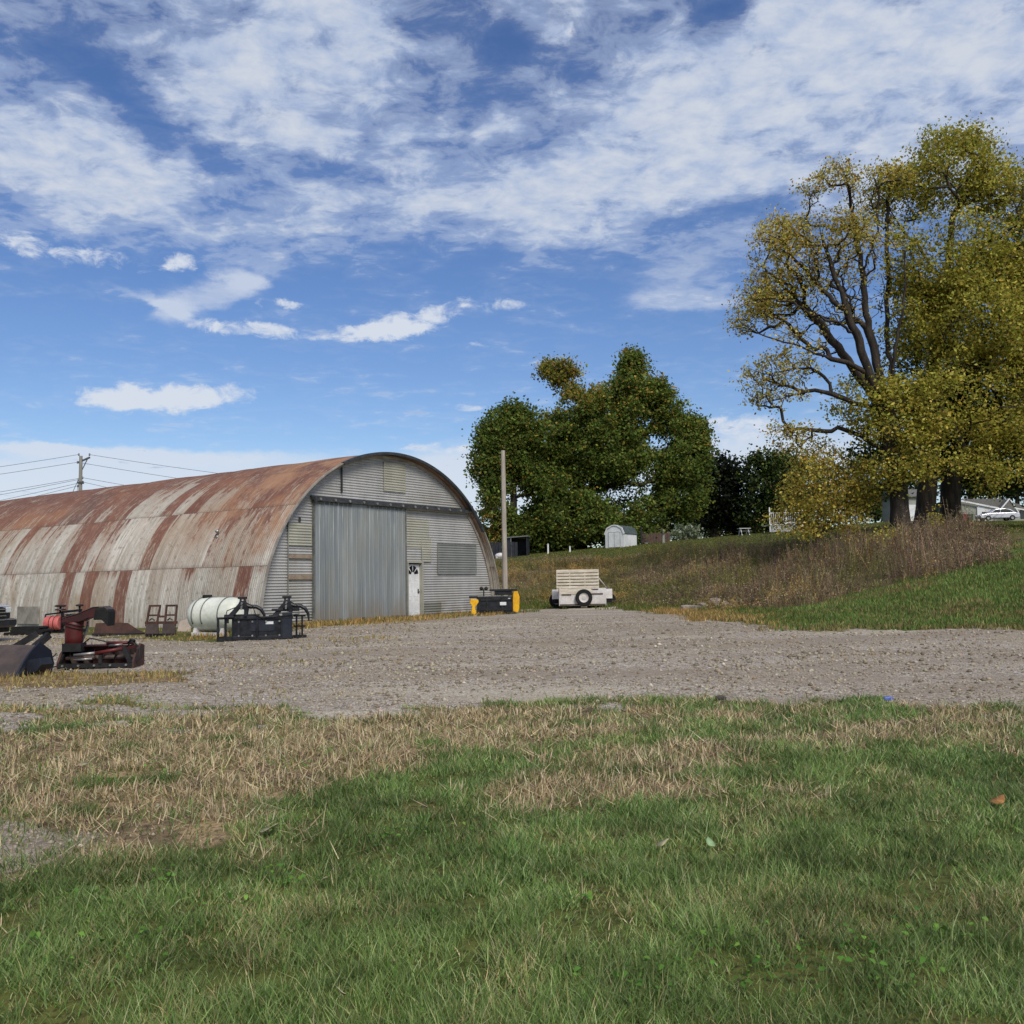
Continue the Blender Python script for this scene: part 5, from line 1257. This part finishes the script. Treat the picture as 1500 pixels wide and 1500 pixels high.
o.box((-.12, .065, 1.66), (1.86, .03, .06)); o.build('ramp_batten', M['white_wood'], rgo)
o = MB(); o.box((-.20, -.036, .74), (1.46, .02, .26)); o.build('ramp_board', M['white_wood'], rgo)
w_ = wheel(tl, (.14, -.14, .46), .37, .18, 'spare_wheel', 'white_metal')
MB().box((.14, -.08, .10), (.26, .14, .12)).build('hitch_bracket', M['tan_board'], tl)
for s, x in ((-1, -1.12), (1, 1.22)):
    wheel(tl, (x, 1.3, .33), .33, .22)
    o = MB()
    o.prism([(.80, .40), (.84, .74), (1.0, .82), (1.6, .82), (1.78, .74), (1.84, .4), (1.80, .4), (1.74, .70), (1.58, .78), (1.02, .78), (.88, .70), (.84, .40)], x - .17, x + .17, 'x'); o.build('fender', M['white_metal'], tl)
    o = MB(); o.box((x, .86, .45), (.30, .03, .48)); o.build('mud_flap', M['rubber'], tl)
    o = MB(); o.tube([(x - s * .14, .08, .80), (x - s * .16, .9, .84), (x - s * .16, 2.6, .84)] if s > 0 else [(x + .2, .05, .78), (x + .2, .9, .92), (x + .2, 2.6, .96)], .03, 8); o.build('side_rail', M['white_metal'], tl, True)
MB().tube([(.80, .08, 1.3), (1.0, .3, 1.05), (1.16, .6, .84)], .025, 8).build('gate_strut', M['white_metal'], tl, True)

# broken concrete at the foot of the weeds
def slab(px, py, s, rot, label, seed):
    r = np.random.default_rng(seed); n = 7; a = np.sort(r.uniform(0, 2 * PI, n)); rad = r.uniform(.7, 1.15, n)
    pts = [(s[0] * rad[i] * math.cos(a[i]), s[1] * rad[i] * math.sin(a[i])) for i in range(n)]
    o = MB().prism(pts, -s[2], s[2], 'z').build('concrete_slab', M['concrete'], None, False, .02); p = place(px, py); p[2] += s[2] * .8 + abs(math.sin(rot[0])) * s[1] * .5
    o.location = p; o.rotation_euler = rot; tag(o, label, 'rubble', 'broken concrete at the edge of the weeds')
slab(1012, 893, (.42, .2, .09), (.1, .05, .2), 'flat broken slab, leftmost of the concrete rubble by the weeds', 1)
slab(1030, 891, (.30, .2, .10), (.2, -.1, .9), 'flat broken slab in the middle of the rubble row', 2)
slab(1048, 889, (.32, .26, .10), (.95, .2, .3), 'tilted pale slab standing up, largest of the concrete rubble', 3)
slab(1062, 890, (.24, .18, .10), (.5, -.3, 1.4), 'small pale slab leaning right of the standing slab', 4)
slab(1000, 894, (.18, .14, .07), (.1, .2, 2.0), 'small lump of concrete left of the flat slabs', 5)
slab(1072, 891, (.16, .14, .08), (.3, .2, .4), 'dark concrete lump at the right end of the rubble', 6)

# ------------------------------------------------------------------ hilltop buildings
# dark open shed beside the pole
def onground(px, py, Y):
    return basept(px, py, Y)
p = onground(757, 814, 90); q = 90 / F
ds = thing('dark_shed', 'small dark open fronted shed behind the bare pole', 'shed', p, math.radians(-8))
o = MB()
o.box((-1.0, .9, .92), (.06, 2.0, 1.84)); o.box((.98, .9, .92), (.06, 2.0, 1.84)); o.box((0, 1.9, .92), (2.0, .06, 1.84)); o.box((-.56, -.04, .92), (.08, .08, 1.84)); o.box((-.8, -.02, .92), (.44, .04, 1.84)); o.build('wall', M['dark_shed'], ds)
o = MB(); o.prism([(-1.12, 1.80), (1.1, 1.92), (1.1, 2.02), (-1.12, 1.9)], -.2, 2.1); o.build('roof', M['strap'], ds)
MB().box((-.53, -.12, .92), (.10, .06, 1.84)).build('post', M['strap'], ds)
p = onground(728, 815, 88); dk = thing('dark_fence', 'dark board fence between the arched shed and the bare pole', 'fence', p, math.radians(-6))
o = MB()
for k in range(13): o.box((-1.8 + k * .3, 0, .75), (.27, .04, 1.5 + .03 * (k % 3)))
o.build('boards', M['dark_shed'], dk); MB().box((0, .05, 1.2), (3.9, .05, .1)).build('rail', M['dark_shed'], dk)
p = onground(733, 815, 84); o = MB(); o.ball((0, 0, .28), (.5, .3, .28)); o.box((0, 0, .1), (.8, .4, .2)); cov = o.build('covered_mower', M['white_metal'], None, True); cov.location = p; tag(cov, 'small pale covered heap at the foot of the dark fence', 'cover')
for px, py0, py1, lb in ((803, 798, 812, 'taller white post on the hilltop before the middle trees'), (835, 802, 810, 'shorter white post on the hilltop before the middle trees')):
    p = onground(px, py1, 92); h = (py1 - py0) * 92 / F; o = MB(); o.box((0, 0, h / 2 - .1), (.14, .14, h + .2)); o.prism([(-.1, h), (.1, h), (0, h + .1)], -.1, .1); w = o.build('white_post', M['white']); w.location = p; tag(w, lb, 'post', 'white posts on the hilltop')
# white gambrel shed
p = onground(909, 806, 96)
ws = thing('garden_shed', 'white garden shed with rounded barn roof and double doors on the hilltop', 'shed', p, math.radians(-34))
pr = [(-1.05, -.3), (1.05, -.3), (1.05, 1.35), (.80, 1.86), (.30, 2.10), (0, 2.15), (-.30, 2.10), (-.80, 1.86), (-1.05, 1.35)]
o = MB(); o.prism(pr, -1.25, 1.6); o.build('wall', M['white'], ws)
o = MB(); up = [(1.13, 1.30), (.86, 1.91), (.32, 2.17), (0, 2.22), (-.32, 2.17), (-.86, 1.91), (-1.13, 1.30)]; ins_ = [(x * .95, z - .05) for x, z in up][::-1]
o.prism(up + ins_, -1.18, 1.7); o.build('roof', M['green_shingle'], ws)
o = MB(); o.prism([(x * 1.01, z + .01) for x, z in up] + [(x * .90, z - .09) for x, z in up][::-1], -1.33, -1.19); o.build('gable_trim', M['white'], ws)
o = MB(); o.box((0, -1.275, .72), (1.3, .04, 1.5)); d_ = o.build('double_door', M['white'], ws)
o = MB(); o.box((0, -1.30, .72), (.02, .02, 1.5)); o.box((-.66, -1.30, .72), (.02, .02, 1.5)); o.box((.66, -1.30, .72), (.02, .02, 1.5)); o.box((0, -1.30, 1.48), (1.32, .02, .02)); o.build('door_gap', M['strap'], d_)
MB().box((1.06, .2, 1.30), (.06, 2.8, .08)).build('eave_trim', M['white'], ws)
# low wall of brown fence right of the shed
p = onground(960, 800, 100); bf = thing('brown_fence', 'low brown wooden fence right of the white shed', 'fence', p, math.radians(4))
o = MB(); o.box((.1, 0, .55), (2.9, .05, 1.0))
for k in range(10): o.box((-1.25 + k * .3, -.04, .55), (.26, .03, 1.02))
o.build('boards', M['fence_brown'], bf)
for x in (-1.35, 0, 1.5): MB().box((x, .06, .6), (.1, .1, 1.3)).build('post', M['fence_brown'], bf)
p = onground(940, 803, 97); o = MB(); o.box((0, 0, .9), (.16, .16, 2.0)); o.box((.25, 0, 1.2), (.5, .08, .08)); o.box((.25, 0, .7), (.5, .08, .08)); gp_ = o.build('gate_post', M['black_matte']); gp_.location = p; tag(gp_, 'dark gate post at the right corner of the white shed', 'post')
# picnic table
p = onground(1090, 782, 98); pk = thing('picnic_table', 'small pale picnic table on the hilltop left of the white deck', 'table', p, math.radians(5))
MB().box((0, 0, .74), (1.2, .75, .05)).build('table_top', M['white'], pk)
for y in (-.65, .65): MB().box((0, y, .44), (1.2, .26, .05)).build('bench', M['strap'], pk)
for x in (-.4, .4):
    for s in (-1, 1): MB().beam((x, s * .12, .72), (x, s * .55, 0), .08, .06).build('leg', M['white'], pk)
# deck with lattice skirt
p = onground(1152, 781, 96); dk2 = thing('white_deck', 'raised white deck with railing and lattice skirt behind the yellow sapling', 'deck', p, math.radians(2))
MB().box((0, 1.2, .78), (3.4, 2.6, .1)).build('deck_floor', M['white'], dk2)
o = MB()
for k in range(30):
    x = -1.65 + k * .113; o.beam((x, -.02, .03), (min(x + .62, 1.68), -.02, .03 + min(.62, 1.68 - x)), .035, .02) if x < 1.6 else None
    o.beam((x, .0, .03), (max(x - .62, -1.68), .0, .03 + min(.62, x + 1.68)), .035, .02) if x > -1.6 else None
o.box((0, 0, .70), (3.4, .05, .08)); o.build('lattice_skirt', M['white'], dk2)
o = MB()
for k in range(18): o.box((-1.66 + k * .195, -.05, 1.4), (.045, .045, 1.15))
o.box((0, -.05, 1.97), (3.44, .09, .07)); o.box((0, -.05, .95), (3.44, .06, .06)); o.build('railing', M['white'], dk2)
for x in (-1.68, 0, 1.68): MB().box((x, -.05, 1.3), (.11, .11, 2.5)).build('post', M['white'], dk2)
p = onground(1336, 762, 112); hs = thing('pale_garage', 'pale garage wall glimpsed between the two large trunks', 'garage', p, math.radians(6))
o = MB(); o.box((0, 2, 1.5), (3.2, 4, 3.4)); o.build('wall', M['siding'], hs)
o = MB(); o.prism([(-.4, 3.1), (2, 4.2), (4.4, 3.1)], -1.9, 1.9, 'x'); o.build('roof', M['shingle'], hs)
MB().box((.1, -.03, 1.1), (1.0, .06, 2.1)).build('door', M['white'], hs)
# grey house on the right
p = onground(1460, 763, 114); hq = 114 / F
hs = thing('ranch_house', 'low sage grey house with white fascia and pointed gable on the right', 'house', p, math.radians(2))
def hx(px): return (px - 1460) * hq
def hz_(py): return (762 - py) * hq + .0
o = MB(); o.prism([(hx(1405), -.5), (hx(1540), -.5), (hx(1540), hz_(744)), (hx(1460), hz_(743)), (hx(1405), hz_(731))], 0, 6); o.build('wall', M['siding'], hs)
o = MB(); o.prism([(hx(1400), hz_(728)), (hx(1462), hz_(741.5)), (hx(1540), hz_(752)), (hx(1540), hz_(750)), (hx(1470), hz_(727)), (hx(1420), hz_(727))], .3, 7); o.build('roof', M['shingle'], hs)
o = MB(); o.beam((hx(1400), -.35, hz_(729)), (hx(1462), -.35, hz_(742)), .14, .20); o.beam((hx(1478), -.30, hz_(740.5)), (hx(1530), -.30, hz_(750)), .14, .16); o.build('fascia', M['white'], hs)
MB().beam((hx(1405.5), -.04, 0), (hx(1405.5), -.04, hz_(731)), .12, .1).build('corner_board', M['white'], hs)
o = MB(); gx0, gx1, gxm = hx(1460), hx(1484), hx(1473); o.prism([(gx0, hz_(745)), (gx1, hz_(750)), (gxm, hz_(729.5))], -1.1, 3); gb = o.build('gable', M['shingle'], hs)
o = MB(); o.beam((gx0 - .1, -1.16, hz_(744)), (gxm, -1.16, hz_(728.6)), .1, .13); o.beam((gx1 + .1, -1.16, hz_(749)), (gxm, -1.16, hz_(728.6)), .1, .13); o.build('gable_trim', M['white'], gb)
o = MB(); o.box((hx(1441), -.10, 1.0), (hx(1452) - hx(1431), .2, 1.9)); gd = o.build('garage_door', M['white'], hs); MB().box((hx(1441), -.215, 1.15), (.62, .04, .22)).build('pane', M['glass_dark'], gd)
w = MB().box((hx(1499), -.03, 1.0), (.5, .08, 1.2)).build('window', M['glass_dark'], hs)
MB().box((hx(1399), .4, 1.9), (.55, .6, 3.9)).build('chimney', M['strap'], hs)
o = MB(); o.tube([(hx(1424), 1.0, hz_(727)), (hx(1424), 1.0, hz_(722))], .09, 8); o.tube([(hx(1448), 1.0, hz_(727)), (hx(1448), 1.0, hz_(724))], .07, 8); o.build('vent_pipe', M['steel'], hs)
# car in front of the house
p = onground(1461, 763, 110)
cr = thing('sedan_car', 'silver sedan parked in front of the grey house', 'car', p, math.radians(176))
o = MB(); o.prism([(-2.1, .32), (2.15, .30), (2.22, .55), (2.05, .74), (1.1, .90), (-1.75, .93), (-2.2, .84), (-2.25, .5)], -.86, .86); o.build('body', M['silver_car'], cr, False, .06)
o = MB(); o.prism([(1.15, .88), (.45, 1.34), (-.6, 1.42), (-1.3, 1.28), (-1.85, .91)], -.74, .74); o.build('cabin', M['silver_car'], cr, False, .05)
for y in (-.745, .745):
    o = MB(); o.prism([(.98, .90), (.42, 1.26), (-.05, 1.33), (-.05, .92)], y - .006, y + .006); o.prism([(-.12, .92), (-.12, 1.33), (-.6, 1.34), (-1.2, 1.2), (-1.5, .94)], y - .006, y + .006); o.build('side_window', M['glass_dark'], cr)
    for x in (-1.35, 1.35): wheel(cr, (x, .80 * (1 if y > 0 else -1), .31), .31, .2)
    MB().box((2.12, y * .85, .62), (.18, .3, .13)).build('headlight', M['lamp'], cr, False, .03)
    MB().box((-2.2, y * .85, .72), (.1, .3, .13)).build('tail_light', M['bin_red'], cr)
for px, mt, lb in ((1412, 'bin_red', 'red wheeled bin at the left corner of the grey house'), (1421, 'bin_green', 'green wheeled bin between the red bin and the silver sedan')):
    p = onground(px, 761, 111.5); o = thing('wheeled_bin', lb, 'bin', p, .1)
    MB().prism([(-.24, .05), (.24, .05), (.30, .82), (-.30, .82)], -.26, .26).build('tub', M[mt], o, False, .02)
    MB().prism([(-.32, .82), (.32, .82), (.28, .90), (-.28, .90)], -.32, .3).build('lid', M[mt], o, False, .01)
    for s in (-.22, .22): w = MB().lathe([(0, -.03), (.1, -.03), (.1, .03), (0, .03)], (s, .26, .1), 'x', 12).build('wheel', M['rubber'], o)

# ------------------------------------------------------------------ small things in the foreground
def fallen_leaf(px, py, size, mat, label, tilt=(.3, .2)):
    p = place(px, py); n = 9; a = R.uniform(0, 2 * PI)
    out = [(0, -.5), (.2, -.44), (.36, -.28), (.40, -.08), (.36, .12), (.27, .30), (.14, .46), (0, .60), (-.13, .45), (-.27, .32), (-.38, .10), (-.39, -.1), (-.34, -.30), (-.2, -.43)]
    V = [(x * size, y * size, .12 * size * math.cos(x * 5) + .1 * size * abs(x)) for x, y in out] + [(0, 0, .0)]
    k = len(out); fs = [(i, (i + 1) % k, k) for i in range(k)]
    o = MB().add(V, fs).build('fallen_leaf', mat, None, True); o.location = (p[0], p[1], p[2] + .06); o.rotation_euler = (tilt[0], tilt[1], a)
    md = o.modifiers.new('thick', 'SOLIDIFY'); md.thickness = .002
    tag(o, label, 'leaf', 'fallen leaves in the grass')
fallen_leaf(396, 1228, .14, M['straw_leaf'], 'pale curled leaf at the border of dry and green grass', (.35, .1))
fallen_leaf(1041, 1250, .07, M['green_leaf'], 'pale green leaf lying in the open green lawn', (.6, .1))
fallen_leaf(972, 1250, .08, M['straw_leaf'], 'yellow leaf left of the pale green leaf', (.5, .3))
fallen_leaf(475, 1305, .06, M['straw_leaf'], 'small white leaf in the clover, lawn left', (.4, .3))
fallen_leaf(1462, 1186, .12, M['brown_leaf'], 'large brown leaf in the dark hollow, lawn right', (.3, .1))
fallen_leaf(500, 1478, .045, M['straw_leaf'], 'tan leaf near the bottom of the lawn', (.7, .5))
fallen_leaf(125, 1130, .11, M['straw_leaf'], 'flat tan leaf on the dry straw, far left', (.1, .1))
fallen_leaf(840, 1082, .07, M['straw_leaf'], 'small pale leaf on a green tuft by the dry strip', (.3, .1))
p = place(1055, 1026); o = MB().ball((0, 0, .025), (.075, .06, .045), 8, 6); o.v = [(x * (1 + .2 * math.sin(9 * z + 3 * x * 40)), y, z) for x, y, z in o.v]; rk = o.build('dark_rock', M['rock']); rk.location = p; tag(rk, 'dark rock at the near edge of the gravel', 'rock')
p = place(1300, 1026); o = MB(); o.prism([(-.06, 0), (.07, .0), (.08, .03), (.03, .055), (-.05, .04)], -.04, .03); bl_ = o.build('blue_litter', M['blue'], None, False, .01); bl_.location = p; tag(bl_, 'scrap of blue plastic at the near edge of the gravel', 'litter')
# broad leaved weeds in the lawn
def broadleaf():
    pts = [gpt(px, py) for px, py in ((200, 1390), (330, 1340), (120, 1330), (420, 1300), (560, 1240), (240, 1300), (60, 1400), (700, 1225), (1280, 1400), (1190, 1420), (1330, 1380), (1130, 1450), (1310, 1450), (980, 1440), (900, 1460), (1400, 1390), (1050, 1395), (850, 1330), (820, 1090), (860, 1085), (180, 1080), (40, 1140), (230, 1130), (430, 1130), (500, 1110))]
    C = []; rng = np.random.default_rng(3)
    for (x, y) in pts:
        k = 26; q = rng.normal(0, 1, (k, 2)) * np.array([.10, .08]); C.append(np.stack([x + q[:, 0], y + q[:, 1], gz(x + q[:, 0], y + q[:, 1]) + rng.uniform(.02, .10, k)], -1))
    # clover spread along the left of the lawn
    k = 9000; X, Y = wedge(k, 2.8, 8.5, .62); gr, st, we, dk_ = zones(X, Y); cl = fbm(X * .9, Y * .9, 901); s = (cl > .5) & (st < .3) & (gr < .3) & (X < .5 + (Y - 5) * .4)
    X, Y = X[s], Y[s]; C.append(np.stack([X, Y, gz(X, Y) + rng.uniform(.02, .075, len(X))], -1)); C = np.concatenate(C); n = len(C)
    a = rng.normal(0, 1, (n, 3)); a[:, 2] *= .35; a /= np.linalg.norm(a, axis=1)[:, None]; b = np.cross(a, np.array([0, 0, 1.]) + rng.normal(0, .3, (n, 3))); b /= np.linalg.norm(b, axis=1)[:, None]
    sz = np.where(np.arange(n) < 25 * 26, rng.uniform(.014, .032, n), rng.uniform(.007, .016, n)); A = a * sz[:, None] * .6; B = b * sz[:, None] * .42; up = np.array([0, 0, .006])
    v = np.stack([C - A, C - A * .2 - B + up, C + A * .6 - B * .7 + up, C + A, C + A * .6 + B * .7 + up, C - A * .2 + B + up], 1).reshape(-1, 3)
    f = np.arange(n * 6).reshape(-1, 6); c = pal(n, [(92, 130, 56), (108, 144, 62), (82, 118, 50)], [2, 2, 2])
    o = npmesh('lawn_weeds', v, f, M['grass'], None, ('col', np.concatenate([np.repeat(c, 6, 0), np.ones((n * 6, 1))], 1))); o['kind'] = 'stuff'
broadleaf()

# ------------------------------------------------------------------ sky and light
SUN_EL, SUN_AZ = math.radians(44), math.radians(180 - 20)     # azimuth clockwise from +Y: behind the camera, a little to the right
def sky():
    w = bpy.data.worlds.new('World'); scene.world = w; w.use_nodes = True; nt = w.node_tree; nt.nodes.clear(); N = NT(nt)
    out = N.n('ShaderNodeOutputWorld'); bg = N.n('ShaderNodeBackground'); N.l(bg.outputs[0], out.inputs[0]); bg.inputs[1].default_value = .1
    sk = N.n('ShaderNodeTexSky', sky_type='NISHITA'); sk.sun_disc = False; sk.sun_elevation = SUN_EL; sk.sun_rotation = SUN_AZ
    sk.air_density = 1.0; sk.dust_density = .6; sk.ozone_density = 2.2; sk.altitude = 200
    hs = N.n('ShaderNodeHueSaturation'); hs.inputs['Saturation'].default_value = 1.2; hs.inputs['Value'].default_value = .92; hs.inputs['Hue'].default_value = .512; N.l(sk.outputs[0], hs.inputs['Color'])
    d = N.n('ShaderNodeTexCoord').outputs['Generated']
    sp = N.n('ShaderNodeSeparateXYZ'); N.l(d, sp.inputs[0])
    dz = N.math('MAXIMUM', sp.outputs[2], 0.0)
    # flat cloud deck seen in perspective
    k = N.math('DIVIDE', 1.0, N.math('ADD', dz, .10))
    cb = N.n('ShaderNodeCombineXYZ'); N.l(N.math('MULTIPLY', sp.outputs[0], k), cb.inputs[0]); N.l(N.math('MULTIPLY', sp.outputs[1], k), cb.inputs[1]); deck = cb.outputs[0]
    az = N.math('ARCTAN2', sp.outputs[0], sp.outputs[1]); el = N.math('ARCSINE', sp.outputs[2])
    cb2 = N.n('ShaderNodeCombineXYZ'); N.l(az, cb2.inputs[0]); N.l(el, cb2.inputs[1]); ang = cb2.outputs[0]
    # wobble of the blob outlines
    wn = N.n('ShaderNodeTexNoise'); wn.inputs['Scale'].default_value = 14; wn.inputs['Detail'].default_value = 6; wn.inputs['Roughness'].default_value = .65
    N.l(N.scale(ang, (1, 1.8, 1)), wn.inputs['Vector'])
    wv = N.n('ShaderNodeVectorMath', operation='MULTIPLY_ADD'); N.l(wn.outputs['Color'], wv.inputs[0]); wv.inputs[1].default_value = (.07, .03, 0); 
    ofs = N.n('ShaderNodeVectorMath', operation='ADD'); N.l(ang, ofs.inputs[0]); ofs.inputs[1].default_value = (-.035, -.015, 0); N.l(ofs.outputs[0], wv.inputs[2]); angw = wv.outputs[0]
    def azel(px, py):
        q = ray(px, py); q = q / np.linalg.norm(q); return math.atan2(q[0], q[1]), math.asin(q[2])
    def blob(px, py, rx, ry, rot=0., vec=None):
        a, e = azel(px, py); mp = N.n('ShaderNodeMapping', vector_type='TEXTURE'); N.l(vec or angw, mp.inputs[0])
        mp.inputs[1].default_value = (a, e, 0); mp.inputs[2].default_value = (0, 0, math.radians(rot)); ca = math.cos(a); mp.inputs[3].default_value = (rx / F, ry / F, 1)
        ln = N.n('ShaderNodeVectorMath', operation='LENGTH'); N.l(mp.outputs[0], ln.inputs[0]); return ln.outputs['Value']
    def acc(lst, a, b, vec=None):
        s = None
        for (px, py, rx, ry, rot, amt) in lst:
            v = N.ss(blob(px, py, rx, ry, rot, vec), a, b, amt, 0.)
            s = v if s is None else N.math('ADD', s, v)
        return s
    # cover of the deck: whiter masses and blue holes
    cover = N.ss(el, azel(750, 430)[1], azel(750, 310)[1], -.38, .05)
    pos = acc([(430, 150, 190, 100, -5, .18), (90, 235, 170, 90, -10, .22), (1200, 100, 420, 150, 20, .26), (880, 265, 300, 70, 14, .14), (1330, 160, 260, 150, 10, .14), (300, 310, 330, 50, -4, .10), (1010, 400, 110, 50, 10, .22), (600, 290, 250, 60, 0, .08), (1000, 440, 110, 20, 4, .2)], 0., 1.5)
    neg = acc([(130, 90, 130, 40, -32, .30), (230, 175, 100, 26, -28, .34), (300, 235, 130, 24, -18, .22), (490, 250, 90, 22, -10, .24), (545, 195, 26, 22, 0, .24), (740, 215, 150, 28, 12, .30), (560, 240, 160, 34, 0, .10), (1040, 15, 70, 30, 0, .30), (735, 60, 50, 60, 0, .28), (880, 110, 60, 30, 0, .16), (1000, 140, 90, 40, 20, .08), (20, 40, 60, 60, 0, .18), (1050, 310, 120, 20, 5, .26), (300, 12, 70, 20, 0, .14), (490, 60, 50, 24, 0, .12), (900, 385, 120, 30, 0, .20), (720, 330, 180, 24, -8, .12)], 0., 1.4)
    n1 = N.noise(N.scale(deck, (1.0, 1.35, 1)), 2.8, 9, .6, .25)
    n2 = N.noise(N.scale(deck, (1, 1.1, 1), (4, 7, 1)), 10.5, 8, .62, .35)
    dens = N.math('ADD', N.math('ADD', cover, N.math('SUBTRACT', pos, neg)), N.math('ADD', N.math('MULTIPLY', N.math('SUBTRACT', n1, .5), 1.25), N.math('MULTIPLY', N.math('SUBTRACT', n2, .5), 1.45)))
    a1 = N.math('ADD', N.ss(dens, -.22, .30, 0., .88), N.ss(dens, -.5, .1, 0., .12))
    # separate small clouds in the clear part
    cum = acc([(255, 582, 115, 17, 3, 1.), (215, 590, 70, 14, 0, .8), (610, 470, 85, 20, 14, 1.), (540, 488, 70, 9, 6, .9), (365, 484, 80, 11, -5, 1.), (430, 447, 24, 6, 4, .9), (378, 448, 10, 7, 0, .7), (265, 388, 24, 13, 0, 1.), (745, 446, 34, 11, -6, .8), (820, 50, 24, 16, 0, .9), (80, 368, 110, 13, -3, .8), (700, 505, 40, 5, 0, .5), (690, 598, 40, 6, 0, .8), (810, 540, 36, 18, 0, .6), (645, 655, 50, 8, 0, .9), (1090, 630, 90, 22, 0, .9), (690, 450, 20, 5, 0, .4)], .3, 1.6)
    wisp = acc([(320, 425, 70, 18, 26, .8), (250, 455, 30, 22, -60, .55), (220, 440, 70, 6, -18, .5), (355, 408, 36, 16, -30, .5), (1000, 400, 90, 36, 15, .5), (1020, 440, 90, 12, -4, .6), (820, 480, 90, 6, -10, .3), (360, 600, 200, 8, 0, .12), (990, 560, 120, 14, 8, .22)], .2, 1.9)
    low = acc([(60, 720, 330, 50, -2, .85), (200, 664, 170, 11, 0, .7), (430, 690, 300, 30, 0, .45), (690, 700, 90, 50, 0, .8), (1120, 660, 200, 40, 0, .6), (900, 720, 700, 50, 0, .5), (60, 655, 70, 6, 0, .4)], .2, 1.6)
    n3 = N.noise(N.scale(ang, (1, 1.7, 1)), 34, 8, .66, .5); n4 = N.noise(N.scale(ang, (1, 3.2, 1)), 11, 7, .62, .6)
    a2 = N.ss(N.math('ADD', cum, N.math('MULTIPLY', N.math('SUBTRACT', n3, .5), 2.8)), .30, 1.25)
    a2 = N.math('MULTIPLY', a2, N.ss(cum, .05, .3))
    a3 = N.math('MULTIPLY', N.ss(N.math('ADD', wisp, N.math('MULTIPLY', N.math('SUBTRACT', n4, .5), .9)), .15, 1.1), .75)
    a4 = N.math('MULTIPLY', N.ss(N.math('ADD', low, N.math('MULTIPLY', N.math('SUBTRACT', n4, .5), .7)), .05, .9), .85)
    def over(a, b): return N.math('SUBTRACT', N.math('ADD', a, b), N.math('MULTIPLY', a, b))
    al = over(over(a1, a2), over(a3, a4))
    al = N.math('MULTIPLY', al, N.ss(sp.outputs[2], -.02, .02))
    # shading inside the deck: thick parts white, thin parts lavender grey
    n5 = N.noise(N.scale(deck, (1, 1, 1), (2, 1, 1)), 16, 6, .6, .3)
    thick = N.ss(N.math('ADD', N.math('MULTIPLY', dens, .75), N.math('MULTIPLY', N.math('SUBTRACT', n5, .5), 1.1)), -.1, .6)
    cc = N.mix(thick, (3.2, 3.95, 5.5, 1), (5.15, 5.5, 6.1, 1))
    cc = N.mix(N.ss(a1, .6, .1), cc, (5.4, 5.8, 6.5, 1))
    col = N.mix(N.math('MULTIPLY', al, .94), hs.outputs[0], cc)
    N.l(col, bg.inputs[0])
sky()
sd = bpy.data.lights.new('sun', 'SUN'); sd.energy = 2.5; sd.angle = math.radians(22); sd.color = (1, .94, .85)
so = bpy.data.objects.new('sun', sd); COL.objects.link(so)
dirv = Vector((math.sin(SUN_AZ) * math.cos(SUN_EL), math.cos(SUN_AZ) * math.cos(SUN_EL), math.sin(SUN_EL)))
so.rotation_euler = dirv.to_track_quat('Z', 'Y').to_euler(); so.location = (0, -20, 40)

scene.view_settings.view_transform = 'Standard'; scene.view_settings.look = 'None'; scene.view_settings.exposure = 0.35; scene.view_settings.gamma = 1
c = scene.cycles
c.use_denoising = True; c.max_bounces = 6; c.diffuse_bounces = 3; c.glossy_bounces = 2; c.transmission_bounces = 3; c.transparent_max_bounces = 4
c.use_adaptive_sampling = True; c.adaptive_threshold = .015
c.sample_clamp_indirect = 4
scene.render.film_transparent = False
